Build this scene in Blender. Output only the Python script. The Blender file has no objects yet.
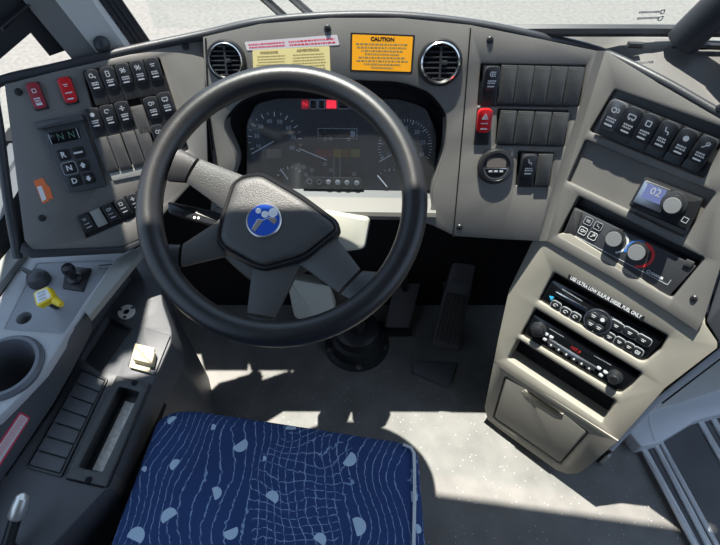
import bpy, bmesh, math, random
from mathutils import Vector as V, Matrix
from mathutils.geometry import delaunay_2d_cdt, tessellate_polygon
rnd = random.Random(7)
sc = bpy.context.scene
COL = sc.collection
R = math.radians
# ------------------------------------------------------------------ camera
CAM = V((0, 0, 1.39)); PITCH = R(52); FPX = 510.0
FW = V((0, math.cos(PITCH), -math.sin(PITCH))); UPV = V((0, math.sin(PITCH), math.cos(PITCH)))
cd = bpy.data.cameras.new('camera'); co = bpy.data.objects.new('camera', cd); COL.objects.link(co)
co.location = CAM; co.rotation_euler = (math.pi / 2 - PITCH, 0, 0)
cd.sensor_width = 36; cd.lens = FPX / 720 * 36; cd.clip_start = 0.02
sc.camera = co
def ray(x, y): return FW + (x - 360) / FPX * V((1, 0, 0)) - (y - 272.5) / FPX * UPV
def at_z(x, y, z):
    d = ray(x, y); return CAM + d * ((z - CAM.z) / d.z)
# ------------------------------------------------------------------ frames: a plane with its own axes
class Fr:
    def __init__(s, o, u, v):
        s.o = V(o); s.u = V(u).normalized(); s.v = V(v).normalized(); s.n = s.u.cross(s.v).normalized()
        s.M = Matrix(((s.u.x, s.v.x, s.n.x, s.o.x), (s.u.y, s.v.y, s.n.y, s.o.y), (s.u.z, s.v.z, s.n.z, s.o.z), (0, 0, 0, 1)))
    def px(s, x, y, h=0.0):                                   # point of the plane seen at a photograph position, in the plane's own axes
        d = ray(x, y); t = ((s.o + s.n * h - CAM).dot(s.n)) / d.dot(s.n); p = CAM + d * t - s.o
        return (p.dot(s.u), p.dot(s.v))
    def pxs(s, pts, h=0.0): return [s.px(x, y, h) for x, y in pts]
    def w(s, a, b, h=0.0): return s.o + s.u * a + s.v * b + s.n * h
    def pw(s, x, y, h=0.0): return s.w(*s.px(x, y, h), h)
    def sub(s, x, y, h=0.0, rot=0.0, along=None, org=None):   # the same plane with its origin moved (and turned)
        o = s.pw(x, y, h) if org is None else org
        if along:
            a, b = s.px(*along[0]), s.px(*along[1]); rot = math.atan2(b[1] - a[1], b[0] - a[0])
        return Fr(o, s.u * math.cos(rot) + s.v * math.sin(rot), -s.u * math.sin(rot) + s.v * math.cos(rot))
def panel(psi, phi, P):
    s, c, sp, cp = math.sin(R(psi)), math.cos(R(psi)), math.sin(R(phi)), math.cos(R(phi))
    return Fr(P, (c, -s, 0), (s * sp, c * sp, cp))
IDF = Fr((0, 0, 0), (1, 0, 0), (0, 1, 0))
FC = panel(0, 27, (0, .911, .911))
FL = panel(-21.5, 36, FC.pw(204, 75))
FR = panel(42, 27, FC.pw(576.5, 140))
FK = panel(41.5, 24, FR.pw(613, 277) + ray(613, 277).normalized() * .006)
FG = Fr((-.6, .45, .60), (1, 0, 0), (0, 1, 0))                # ledge
FS = Fr((-.45, .35, .52), (1, 0, 0), (0, 1, 0))               # driver's side console top
FF = Fr((0, 0, 0), (1, 0, 0), (0, 1, 0))                      # floor
WC = V((-.127, .597, .815)); wel = R(61.75); waz = R(-4.4)
_n = V((math.sin(waz) * math.cos(wel), -math.cos(waz) * math.cos(wel), math.sin(wel)))
_u = V((0, 1, 0)).cross(_n).normalized()
FWH = Fr(WC, _u, _n.cross(_u))
# ------------------------------------------------------------------ 2D helpers
def area(p): return sum(p[i - 1][0] * p[i][1] - p[i][0] * p[i - 1][1] for i in range(len(p))) / 2
def ccw(p): return list(p) if area(p) > 0 else list(reversed(p))
def offset(p, d):                                             # ccw polygon; d > 0 grows it
    out = []; n = len(p)
    for i in range(n):
        a, b, c = V(p[i - 1]), V(p[i]), V(p[(i + 1) % n])
        e, f = (b - a), (c - b)
        if e.length < 1e-9 or f.length < 1e-9: out.append(tuple(b)); continue
        e.normalize(); f.normalize()
        m = V((e.y, -e.x)) + V((f.y, -f.x))
        if m.length < 1e-6: out.append(tuple(b)); continue
        m.normalize(); k = max(.5, m.dot(V((e.y, -e.x))))
        out.append(tuple(b + m * (d / k)))
    return out
def rnd_poly(p, r, k=4):
    p = ccw(p); out = []; n = len(p)
    for i in range(n):
        a, b, c = V(p[i - 1]), V(p[i]), V(p[(i + 1) % n])
        t = min(r, (a - b).length * .45, (c - b).length * .45)
        s, e = b + (a - b).normalized() * t, b + (c - b).normalized() * t
        for j in range(k + 1):
            q = j / k; out.append(tuple(s * (1 - q) ** 2 + b * 2 * q * (1 - q) + e * q * q))
    return out
def rect(w, l, cx=0, cy=0): return [(cx - w / 2, cy - l / 2), (cx + w / 2, cy - l / 2), (cx + w / 2, cy + l / 2), (cx - w / 2, cy + l / 2)]
def circ(r, n=28, cx=0, cy=0, a0=0, a1=2 * math.pi, ry=None):
    full = abs(a1 - a0 - 2 * math.pi) < 1e-6
    return [(cx + r * math.cos(a0 + (a1 - a0) * i / (n if full else n - 1)), cy + (ry or r) * math.sin(a0 + (a1 - a0) * i / (n if full else n - 1))) for i in range(n)]
# ------------------------------------------------------------------ mesh builder
class MB:
    def __init__(s): s.v = []; s.f = []
    def ring(s, pts):
        b = len(s.v); s.v += [V(p) for p in pts]; return list(range(b, b + len(pts)))
    def loft(s, rings, cap0=True, cap1=True, closed=True):
        ids = [s.ring(r) for r in rings]
        for a, b in zip(ids, ids[1:]):
            n = len(a)
            for i in range(n if closed else n - 1):
                j = (i + 1) % n; s.f.append((a[i], a[j], b[j], b[i]))
        if cap0: s.f.append(tuple(reversed(ids[0])))
        if cap1: s.f.append(tuple(ids[-1]))
        return s
    def prism(s, p, h0, h1, bev=0.0, bot=True):
        p = ccw(p); up = h1 > h0
        at = lambda q, h: [(a, b, h) for a, b in q]
        if bev:
            sg = 1 if up else -1
            rs = [at(p, h0), at(p, h1 - bev * sg), at(offset(p, -bev * .3), h1 - bev * .3 * sg), at(offset(p, -bev), h1)]
        else: rs = [at(p, h0), at(p, h1)]
        return s.loft(rs, cap0=bot)
    def plate(s, outer, holes, h0, h1, bev=.002, ob=None):
        outer = ccw(outer); holes = [ccw(h) for h in holes]
        ob = bev if ob is None else ob; ot = offset(outer, -ob); ht = [offset(h, bev) for h in holes]
        loops = [ot] + ht; pts = []; edges = []
        for l in loops:
            b = len(pts); pts += [V(q) for q in l]; edges += [(b + i, b + (i + 1) % len(l)) for i in range(len(l))]
        r = delaunay_2d_cdt(pts, edges, [], 0, 1e-7)
        ov, of = r[0], r[2]
        def inside(q, poly):
            c = False
            for i in range(len(poly)):
                (x1, y1), (x2, y2) = poly[i - 1], poly[i]
                if (y1 > q.y) != (y2 > q.y) and q.x < (x2 - x1) * (q.y - y1) / (y2 - y1) + x1: c = not c
            return c
        b = len(s.v); s.v += [V((q.x, q.y, h1)) for q in ov]
        for f in of:
            c = sum((ov[i] for i in f), V((0, 0))) / len(f)
            if inside(c, ot) and not any(inside(c, h) for h in ht): s.f.append(tuple(b + i for i in f))
        at = lambda q, h: [(x, y, h) for x, y in q]
        s.loft([at(outer, h0), at(outer, h1 - ob), at(offset(outer, -ob * .3), h1 - ob * .3), at(ot, h1)], False, False)
        for h, t in zip(holes, ht):
            s.loft([at(list(reversed(h)), h0), at(list(reversed(h)), h1 - bev), at(list(reversed(offset(h, bev * .3))), h1 - bev * .3), at(list(reversed(t)), h1)], False, False)
        return s
    def box(s, a0, b0, h0, a1, b1, h1, bev=0): return s.prism([(a0, b0), (a1, b0), (a1, b1), (a0, b1)], h0, h1, bev)
    def lathe(s, prof, cx=0, cy=0, n=28, cap0=True, cap1=True):
        return s.loft([[(cx + r * math.cos(2 * math.pi * i / n), cy + r * math.sin(2 * math.pi * i / n), h) for i in range(n)] for r, h in prof], cap0, cap1)
    def annulus(s, r0, r1, h0, h1, cx=0, cy=0, n=32, a0=0, a1=2 * math.pi):
        full = abs(a1 - a0 - 2 * math.pi) < 1e-6; m = n if full else n + 1
        rr = []
        for i in range(m):
            t = a0 + (a1 - a0) * i / n; c, d = math.cos(t), math.sin(t)
            rr.append([(cx + r0 * c, cy + r0 * d, h0), (cx + r1 * c, cy + r1 * d, h0), (cx + r1 * c, cy + r1 * d, h1), (cx + r0 * c, cy + r0 * d, h1)])
        if full: rr.append(rr[0]); return s.loft(rr, False, False)
        return s.loft(rr, True, True)
    def tube(s, pts, r, n=8, closed=False, flat=1.0):
        pts = [V(p) for p in pts]; m = len(pts); rings = []; up = None
        for i, p in enumerate(pts):
            a = pts[i - 1] if (i or closed) else p; b = pts[(i + 1) % m] if (i < m - 1 or closed) else p
            t = (b - a).normalized()
            if up is None: up = t.orthogonal().normalized()
            up = (up - t * up.dot(t)).normalized(); w = t.cross(up); rr = r[i] if isinstance(r, (list, tuple)) else r
            rings.append([p + (up * math.cos(2 * math.pi * k / n) + w * math.sin(2 * math.pi * k / n) * flat) * rr for k in range(n)])
        if closed: rings.append(rings[0]); return s.loft(rings, False, False)
        return s.loft(rings)
    def stroke(s, p, q, w, h0, h1):
        p, q = V(p), V(q); d = (q - p)
        if d.length < 1e-9: return s
        e = V((-d.y, d.x)).normalized() * w / 2
        return s.prism([tuple(p - e), tuple(q - e), tuple(q + e), tuple(p + e)], h0, h1)
    def path(s, pts, w, h0, h1, closed=False):
        for i in range(len(pts) - (0 if closed else 1)): s.stroke(pts[i], pts[(i + 1) % len(pts)], w, h0, h1)
        return s
    def xf(s, M, start=0):
        for i in range(start, len(s.v)): s.v[i] = M @ s.v[i]
        return s
# ------------------------------------------------------------------ objects
WM = {}
def setm(o, M, parent):
    WM[o] = M
    if parent is not None: o.parent = parent; o.matrix_basis = WM[parent].inverted() @ M
    else: o.matrix_basis = M
def mesh_obj(name, me, mat, parent, fr):
    o = bpy.data.objects.new(name, me); COL.objects.link(o)
    if mat: me.materials.append(mat)
    M = fr.M if fr is not None else (WM[parent] if parent is not None else Matrix())
    setm(o, M, parent); return o
def build(name, mb, mat, parent=None, fr=None, sharp=38, label=None):
    me = bpy.data.meshes.new(name); bm = bmesh.new()
    vs = [bm.verts.new(v) for v in mb.v]
    for f in mb.f:
        try: bm.faces.new([vs[i] for i in f])
        except ValueError: pass
    bmesh.ops.remove_doubles(bm, verts=bm.verts, dist=1e-6)
    bmesh.ops.recalc_face_normals(bm, faces=bm.faces)
    lim = R(sharp)
    for f in bm.faces: f.smooth = True
    for e in bm.edges:
        if len(e.link_faces) == 2 and e.calc_face_angle(0) > lim: e.smooth = False
    bm.to_mesh(me); bm.free()
    o = mesh_obj(name, me, mat, parent, fr)
    if label: o['label'] = label
    return o
def thing(name, label, cat, fr, group=None):
    o = bpy.data.objects.new(name, None); COL.objects.link(o); o.empty_display_size = .02
    setm(o, fr.M, None); o['label'] = label; o['category'] = cat
    if group: o['group'] = group
    return o
def tag(o, label, cat, group=None):
    o['label'] = label; o['category'] = cat
    if group: o['group'] = group
    return o
def struct(name, mb, mat, fr=None):
    o = build(name, mb, mat, None, fr); o['kind'] = 'structure'; return o
def text(name, s, fr, size, parent, mat, h=0.0, pos=(0, 0), rot=0, sx=1.0, bold=0, align='CENTER', depth=.0002):
    cu = bpy.data.curves.new('lettering', 'FONT'); cu.body = s; cu.size = size; cu.align_x = align; cu.align_y = 'CENTER'
    cu.extrude = depth; cu.offset = bold; cu.resolution_u = 2
    t = bpy.data.objects.new('lettering', cu); COL.objects.link(t)
    dg = bpy.context.evaluated_depsgraph_get(); me = bpy.data.meshes.new_from_object(t.evaluated_get(dg))
    bpy.data.objects.remove(t); bpy.data.curves.remove(cu)
    Mx = Matrix.Translation((pos[0], pos[1], h)) @ Matrix.Rotation(rot, 4, 'Z') @ Matrix.Diagonal((sx, 1, 1, 1))
    me.transform(Mx); me.name = name; me.materials.clear()
    return mesh_obj(name, me, mat, parent, fr)
# ------------------------------------------------------------------ materials
def mat(name, col, rough=.5, metal=0, bump=0, bscale=400, emit=None, estr=0, spec=.5, vary=0, vscale=6, coat=0):
    m = bpy.data.materials.new(name); m.use_nodes = True; nt = m.node_tree; b = nt.nodes['Principled BSDF']
    b.inputs['Base Color'].default_value = (*col, 1); b.inputs['Roughness'].default_value = rough; b.inputs['Metallic'].default_value = metal
    b.inputs['Specular IOR Level'].default_value = spec; b.inputs['Coat Weight'].default_value = coat
    if emit: b.inputs['Emission Color'].default_value = (*emit, 1); b.inputs['Emission Strength'].default_value = estr
    tc = nt.nodes.new('ShaderNodeTexCoord')
    if bump:
        n = nt.nodes.new('ShaderNodeTexNoise'); n.inputs['Scale'].default_value = bscale; n.inputs['Detail'].default_value = 3
        nt.links.new(tc.outputs['Object'], n.inputs['Vector'])
        bp = nt.nodes.new('ShaderNodeBump'); bp.inputs['Strength'].default_value = bump; bp.inputs['Distance'].default_value = .001
        nt.links.new(n.outputs['Fac'], bp.inputs['Height']); nt.links.new(bp.outputs['Normal'], b.inputs['Normal'])
    if vary:
        n = nt.nodes.new('ShaderNodeTexNoise'); n.inputs['Scale'].default_value = vscale; n.inputs['Detail'].default_value = 5
        nt.links.new(tc.outputs['Object'], n.inputs['Vector'])
        mp = nt.nodes.new('ShaderNodeMapRange'); mp.inputs[1].default_value = .3; mp.inputs[2].default_value = .7
        mp.inputs[3].default_value = 1 - vary; mp.inputs[4].default_value = 1 + vary; nt.links.new(n.outputs['Fac'], mp.inputs[0])
        mx = nt.nodes.new('ShaderNodeVectorMath'); mx.operation = 'SCALE'; mx.inputs[0].default_value = col
        nt.links.new(mp.outputs[0], mx.inputs['Scale']); nt.links.new(mx.outputs[0], b.inputs['Base Color'])
    return m
def glass(name, tint, gl=.05, rough=.02, dust=0):
    m = bpy.data.materials.new(name); m.use_nodes = True; nt = m.node_tree; nt.nodes.clear()
    o = nt.nodes.new('ShaderNodeOutputMaterial'); mx = nt.nodes.new('ShaderNodeMixShader'); mx.inputs[0].default_value = gl
    t = nt.nodes.new('ShaderNodeBsdfTransparent'); t.inputs[0].default_value = (*tint, 1)
    g = nt.nodes.new('ShaderNodeBsdfGlossy'); g.inputs['Roughness'].default_value = rough
    nt.links.new(t.outputs[0], mx.inputs[1]); nt.links.new(g.outputs[0], mx.inputs[2]); last = mx
    if dust:
        df = nt.nodes.new('ShaderNodeBsdfDiffuse'); df.inputs[0].default_value = (.8, .78, .74, 1); m2 = nt.nodes.new('ShaderNodeMixShader'); m2.inputs[0].default_value = dust
        nt.links.new(mx.outputs[0], m2.inputs[1]); nt.links.new(df.outputs[0], m2.inputs[2]); last = m2
    nt.links.new(last.outputs[0], o.inputs[0]); return m
DASH = mat('dash_grey_plastic', (.148, .142, .132), .55, bump=.5, bscale=700, vary=.10, vscale=9)
RIMM = mat('dash_edge_dark_plastic', (.030, .032, .037), .45, bump=.3, bscale=500)
CONS = mat('console_taupe_plastic', (.295, .278, .235), .55, bump=.35, bscale=600, vary=.07)
SIDE = mat('charcoal_plastic', (.062, .066, .073), .5, bump=.4, bscale=600, vary=.1)
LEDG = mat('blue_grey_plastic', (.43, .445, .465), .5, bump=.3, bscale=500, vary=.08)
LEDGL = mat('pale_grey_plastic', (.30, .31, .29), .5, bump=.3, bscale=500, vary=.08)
IVORY = mat('ivory_plastic', (.108, .104, .093), .5, bump=.2, vary=.08)
BLK = mat('black_plastic', (.016, .017, .019), .38)
BLKM = mat('matt_black', (.010, .010, .012), .8, spec=.2)
BLKG = mat('gloss_black', (.008, .009, .011), .12)
ROCK = mat('rocker_black', (.030, .032, .036), .36, bump=.08, bscale=900)
BLANK = mat('blank_grey_plastic', (.048, .049, .049), .5, bump=.4, bscale=500, vary=.15, vscale=60)
RUB = mat('wheel_black_rubber', (.018, .0185, .020), .36, bump=.25, bscale=900)
PADM = mat('wheel_pad_vinyl', (.056, .055, .053), .44, bump=.7, bscale=520)
RED = mat('red_switch_plastic', (.62, .012, .018), .35)
RED_SHADED = mat('shaded_red_switch_plastic', (.30, .022, .035), .4)  # same red as the lit rocker, darkened in colour for shade
SILV = mat('brushed_silver', (.62, .62, .62), .32, 1.0)
CHRO = mat('chrome', (.80, .79, .76), .16, 1.0)
CHRW = mat('worn_chrome', (.70, .68, .63), .34, .75)
ALU = mat('worn_aluminium', (.82, .83, .85), .45, .25, bump=.1)
WHT = mat('white_print', (.75, .76, .77), .6)
GREYP = mat('grey_print', (.38, .40, .42), .6)
CREAM = mat('cream_sticker', (.78, .66, .30), .5)
CRMT = mat('brown_print', (.30, .22, .08), .6)
YEL = mat('amber_sticker', (.95, .40, .012), .45)
YELK = mat('yellow_knob_plastic', (.85, .62, .02), .4)
ORNG = mat('orange_sticker', (.80, .18, .05), .5)
PINK = mat('red_print', (.62, .03, .08), .5)
LAV = mat('lavender_sticker', (.62, .57, .60), .5)
PAPER = mat('speckled_paper', (.62, .60, .56), .8, vary=.25, vscale=120)
BEIG = mat('yellowed_plastic', (.50, .43, .28), .5)
LCDG = mat('grey_lcd', (.15, .13, .115), .3)
SHRD = mat('column_shroud_plastic', (.42, .41, .35), .5, bump=.2)
PEDM = mat('pedal_rubber', (.10, .095, .10), .6, bump=.3)
RINGM = mat('pale_metal', (.80, .78, .73), .4, .25)
LCDB = mat('blue_lcd', (.10, .12, .24), .2, emit=(.12, .16, .42), estr=.25)
BLUE = mat('badge_blue', (.01, .085, .50), .25, coat=.6)
BLUP = mat('blue_print', (.04, .19, .62), .45)
REDP = mat('red_arc_print', (.70, .03, .03), .45)
GAUG = mat('gauge_black', (.014, .017, .024), .4)
GLOWR = mat('lit_red_lamp', (.3, .01, .02), .4, emit=(1, .03, .06), estr=1.3)
GLOWD = mat('dim_red_lamp', (.2, .01, .02), .4, emit=(1, .02, .04), estr=.25)
DIGR = mat('red_digits', (.15, .01, .01), .4, emit=(.9, .05, .05), estr=.25)
DIGG = mat('green_digits', (.03, .06, .055), .4, emit=(.25, .6, .5), estr=.06)
SHELF = mat('shelf_grey_plastic', (.105, .10, .095), .55, bump=.4, bscale=500, vary=.1)
CAPG = mat('knob_cap_grey', (.20, .205, .21), .45)
AMB = mat('dim_amber_lamp', (.20, .13, .02), .5)
RUBR = mat('weatherstrip_rubber', (.022, .024, .028), .5)
TREAD = mat('step_tread_rubber', (.10, .105, .112), .7, bump=.5, bscale=150, vary=.15)
PILL = mat('pillar_grey_trim', (.52, .52, .49), .55, bump=.2, vary=.06)
CEIL = mat('ceiling_trim', (.16, .16, .16), .7)
WIN = glass('window_glass', (.96, .98, .98), .04)
LENS = glass('gauge_lens', (.90, .93, .97), .045, .06, .025)
PIPE = mat('grey_piping', (.55, .57, .58), .5)
def floor_mat():
    m = mat('speckled_rubber_floor', (.165, .16, .15), .62, bump=.5, bscale=160, vary=.18, vscale=14); nt = m.node_tree; b = nt.nodes['Principled BSDF']
    src = b.inputs['Base Color'].links[0].from_socket
    tc = nt.nodes.new('ShaderNodeTexCoord'); vo = nt.nodes.new('ShaderNodeTexVoronoi'); vo.inputs['Scale'].default_value = 70
    nt.links.new(tc.outputs['Object'], vo.inputs['Vector'])
    lt = nt.nodes.new('ShaderNodeMath'); lt.operation = 'LESS_THAN'; lt.inputs[1].default_value = .10; nt.links.new(vo.outputs['Distance'], lt.inputs[0])
    mx = nt.nodes.new('ShaderNodeMix'); mx.data_type = 'RGBA'; mx.inputs['B'].default_value = (.42, .42, .41, 1)
    nt.links.new(lt.outputs[0], mx.inputs['Factor']); nt.links.new(src, mx.inputs['A']); nt.links.new(mx.outputs['Result'], b.inputs['Base Color']); return m
FLOORM = floor_mat()
def ground_mat():
    m = mat('pale_concrete', (.150, .143, .130), .85, bump=.6, bscale=60, vary=.16, vscale=25); return m
GRND = ground_mat()
# ------------------------------------------------------------------ world and sun
wd = bpy.data.worlds.new('world'); sc.world = wd; wd.use_nodes = True
bg = wd.node_tree.nodes['Background']; bg.inputs[0].default_value = (.55, .72, 1.0, 1); bg.inputs[1].default_value = 1.5
sd = bpy.data.lights.new('sun', 'SUN'); sd.energy = 13.0; sd.angle = R(.6); sd.color = (1, .95, .86)
so = bpy.data.objects.new('sun', sd); COL.objects.link(so)
SUN = V((.1075, -.2775, -1.0)).normalized()
so.rotation_euler = SUN.to_track_quat('-Z', 'Y').to_euler(); so.location = (-1, 2, 6)
sc.view_settings.view_transform = 'Standard'; sc.view_settings.look = 'None'; sc.view_settings.gamma = 1; sc.view_settings.use_curve_mapping = False
sc.view_settings.exposure = 0.0
#BODY
def proj(P):
    d = V(P) - CAM; z = d.dot(FW); return V((360 + FPX * d.x / z, 272.5 - FPX * d.dot(UPV) / z))
def scale(fr):                                                # photograph widths per metre along the two axes of a plane at its origin
    p = proj(fr.o); e = 1e-3
    return (proj(fr.o + fr.u * e) - p).length / e, (proj(fr.o + fr.v * e) - p).length / e
# ================================================================== THE SETTING
m = MB(); m.box(-1.0, -.6, -.03, 1.6, 1.12, 0); struct('floor', m, FLOORM)
m = MB(); m.box(-40, -6, -1.05, 40, 60, -1.0); g = struct('ground_pavement', m, GRND)
m = MB(); m.box(-.82, .95, -.03, -.42, 1.0, .66); m.box(-.56, .95, .60, -.43, 1.0, .86); m.box(-.42, .95, -.03, 1.5, 1.0, .86); struct('wall_front', m, BLKM)  # small box behind the pillar is unseen, added to trim the floor sun patch
# side wall of the cab below the driver's window, with the window above it
m = MB(); m.box(-.84, -.6, -.03, -.76, 1.12, .60); m.box(-.80, -.6, .60, -.715, .98, .655); struct('wall_side', m, SIDE)
wt = FG.pxs([(19, 246), (29, 256), (-2, 297), (-40, 345), (-60, 345)])
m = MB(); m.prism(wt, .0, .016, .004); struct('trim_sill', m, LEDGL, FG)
m = MB(); m.box(-.765, -.6, .655, -.755, .95, 1.75); struct('window_1', m, WIN)
m = MB(); m.box(-1.0, -1.66, -.03, 1.6, -1.6, 2.083); struct('wall_back', m, mat('saloon_grey', (.10, .10, .11), .8))
m = MB(); m.box(-.84, -1.6, -.03, -.76, -.6, 2.083); struct('wall_window_side', m, mat('saloon_side_grey', (.10, .10, .11), .8))
m = MB(); m.box(-1.0, -1.66, -.06, 1.6, -.6, -.0); struct('floor_saloon', m, FLOORM)
m = MB(); m.box(1.5, -1.6, -.03, 1.58, .9, .40); struct('wall_door_side', m, mat('door_side_grey', (.10, .10, .11), .8))
# windscreen: header line follows the roof edge that shades the floor
HB = [(-.98, .80), (-.57, .918), (-.38, .992), (-.04, .985), (.55, .907), (1.5, .78)]
def loc_h(x):
    for (x0, y0), (x1, y1) in zip(HB, HB[1:]):
        if x <= x1: return y0 + (y1 - y0) * (x - x0) / (x1 - x0)
    return HB[-1][1]
ZH = 2.083
m = MB(); m.prism([(-.98, -1.6), (1.5, -1.6)] + [(x, y - 0.045) for x, y in reversed(HB)], ZH, ZH + .05); struct('ceiling', m, CEIL)
m = MB(); m.loft([[(x, loc_h(x) + o, z) for x in (-.40, 0, .3, .575)] for z, o in ((.90, 0), (ZH, 0))], False, False, False); m.loft([[(x, loc_h(x) + o + .006, z) for x in (-.40, 0, .3, .575)] for z, o in ((.90, 0), (ZH, 0))], False, False, False)
struct('window_2', m, WIN)
m = MB(); m.loft([[(x, loc_h(x) + o, z) for x in (.585, .9, 1.5)] for z, o in ((.90, 0), (ZH, 0))], False, False, False); m.loft([[(x, loc_h(x) + o + .006, z) for x in (.585, .9, 1.5)] for z, o in ((.90, 0), (ZH, 0))], False, False, False)
struct('window_3', m, WIN)
# rubber seal under the windscreen
sl = [at_z(x, y, .925) for x, y in ((480, 33), (560, 30.5), (640, 30.5), (720, 31), (800, 32))]
m = MB(); m.tube([(-.36, .975, .875), (0, .975, .875), (.2, .965, .905)] + sl[1:], .011, 8); struct('trim_windscreen_seal', m, RUBR)
PZ = (.86, .92, 1.30, 2.093)
def zl(z): return (min(z, 1.3) - .92) + max(0, z - 1.3) * .26
# windscreen corner pillar on the driver's side, leaning outwards
def pillar(name, pts, zs, lean, mt, ylean=0.0):
    m = MB(); m.loft([[(x + lean * zl(z), y, z) for x, y in pts] for z in zs]); return struct(name, m, mt)
pA = [at_z(x, y, .92) for x, y in ((66, 52), (92, 47), (122, 42))]
q = [(p.x, p.y) for p in pA]
pillar('trim_pillar_inner', [q[0], q[1], (q[1][0] + .01, q[1][1] + .05), (q[0][0] - .01, q[0][1] + .05)], PZ, -.34, mat('pillar_dark_trim', (.15, .15, .145), .55))
pillar('trim_pillar_face', [q[1], q[2], (q[2][0] + .01, q[2][1] + .05), (q[1][0] - .0, q[1][1] + .05)], PZ, -.34, PILL)
r0, r1 = at_z(121, 42, .92), at_z(141, 38, .92)
m = MB()
for k in range(4):
    a = k / 4; b = a + .2; p0, p1 = r0.lerp(r1, a), r0.lerp(r1, b)
    m.loft([[(p0.x + L * zl(z), p0.y + .012, z), (p1.x + L * zl(z), p1.y + .012, z), (p1.x - .02 + L * zl(z), p1.y + .04, z), (p0.x + L * zl(z), p0.y + .04, z)] for z, L in [(z, -.34) for z in PZ]])
m.loft([[(r0.x - .34 * zl(z), r0.y + .02, z), (r1.x - .34 * zl(z), r1.y + .02, z), (r1.x - .028 - .34 * zl(z), r1.y + .05, z), (r0.x - .34 * zl(z), r0.y + .05, z)] for z in PZ])
struct('trim_pillar_seal', m, RUBR)
# black corner frame between the pillar and the side window
FQ = panel(-32, 0, (-.55, .875, .92))
qd = FQ.pxs([(67, 51), (50, 57), (31, 34), (-4, 64), (-60, 108)])
tops = [(qd[-1][0] - .05, 1.1), (qd[0][0] - .13, 1.15)]
m = MB(); m.prism(qd + tops, -.05, 0, .004); struct('trim_window_frame', m, RUBR, FQ)
fb = FQ.pxs([(0, 27), (26, 6), (31, 6), (3, 34)], .02)
m = MB(); m.prism(fb, -.01, .02, .004); struct('trim_window_bar', m, BLK, FQ)
m = MB(); m.prism([(.60, .86), (1.5, .76), (1.5, .79), (.60, .89)], 1.03, ZH); struct('unseen_sun_block_high', m, PILL)  # unseen panel beside the post, added to keep sun off the step
m = MB(); m.box(.84, .78, .30, 1.5, .92, 1.04); m.box(.665, .845, .88, .86, .90, 1.06); struct('unseen_sun_block_low', m, SIDE)  # unseen blocks, added to stop sun leaking onto the duct cover
kp_ = at_z(106, 40, .925); m = MB(); m.lathe([(.014, 0), (.013, .010), (.008, .016), (.0004, .018)], n=20); struct('trim_pillar_cap', m, RUBR, panel(-25, 0, kp_ + V((-.004, -.012, 0))))
# ================================================================== DASHBOARD
FD = Fr((0, .75, .60), (1, 0, 0), (0, 1, 0))
dash = thing('dashboard', 'grey plastic bus dashboard wrapping around behind the steering wheel', 'dashboard', FD)
# --- wing with the gear selector (hole for the switch bank, hole for the short bank)
lo = FL.pxs([(4, 84), (60, 70), (130, 54), (204, 39), (206, 100), (208, 165), (186, 190), (143, 238), (122, 247), (32, 251), (24, 240)])
bank_l = rnd_poly(FL.pxs([(83, 71), (159.5, 58), (189, 150), (108, 171)]), .004)
bank_s = rnd_poly(FL.pxs([(79.5, 216.5), (152, 186), (160, 206), (86.3, 238.5)]), .003)
m = MB(); m.plate(lo, [bank_l, bank_s], -.045, 0, .003); build('switch_panel', m, DASH, dash, FL)
m = MB(); m.prism(offset(ccw(bank_l), .004), -.03, -.011); m.prism(offset(ccw(bank_s), .003), -.03, -.006); build('switch_bank_tray', m, BLK, dash, FL)
m = MB()
for l in (FL.pxs([(109.5, 173), (150, 166), (148, 174), (113, 181)]),): m.prism(rnd_poly(l, .002), 0, .003, .001)
build('label_strip', m, LEDGL, dash, FL)
# --- middle with the gauge hood; ends in a soft bend towards the console
def bend_line(f, dx): return f.pxs([(601 + dx, 51), (586 + dx, 100), (558.5 + dx, 187), (543 + dx, 241)])
lc = bend_line(FC, -4); rc = bend_line(FR, 4); mc = bend_line(FC, 0)
ce = [(203, 37), (260, 24), (330, 18), (400, 18), (470, 25), (530, 37)]
hood = rnd_poly(FC.pxs([(221, 211), (238, 160), (222, 124), (238, 102), (285, 84), (345, 80), (400, 82), (430, 92), (447, 114), (445, 150), (432, 190), (432, 213)]), .02, 5)
bot = [(540, 240), (500, 239), (455, 236), (432, 225), (415, 220), (210, 218), (214, 170), (206, 110)]
banks_c = [rnd_poly(FC.pxs(b), .003) for b in (
    [(481, 63.5), (586, 65), (580, 107), (477.5, 106)], [(498.5, 108.8), (569, 110.4), (564.5, 146.5), (495.5, 145)], [(518.5, 151), (554, 152.5), (549.5, 187.5), (515.7, 186)])]
m = MB(); m.plate([*FC.pxs(ce), *lc, *FC.pxs(bot[1:])], [hood] + banks_c, -.06, 0, .003, .0004); build('gauge_panel', m, DASH, dash, FC)
m = MB()
for b in banks_c: m.prism(offset(ccw(b), .003), -.03, -.007)
build('switch_bank_tray', m, BLK, dash, FC)
m = MB()                                                     # bend between the two faces
rings = []
for i in range(7):
    t = i / 6; row = []
    for a, b, c in zip(lc, mc, rc):
        A, B, Cc = FC.w(*a), FC.w(*b), FR.w(*c); row.append(A * (1 - t) ** 2 + B * 2 * t * (1 - t) + Cc * t * t)
    rings.append(row + [p - FC.n * .03 for p in reversed(row)])
m.loft(rings); build('bend_panel', m, DASH, dash, IDF)
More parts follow.
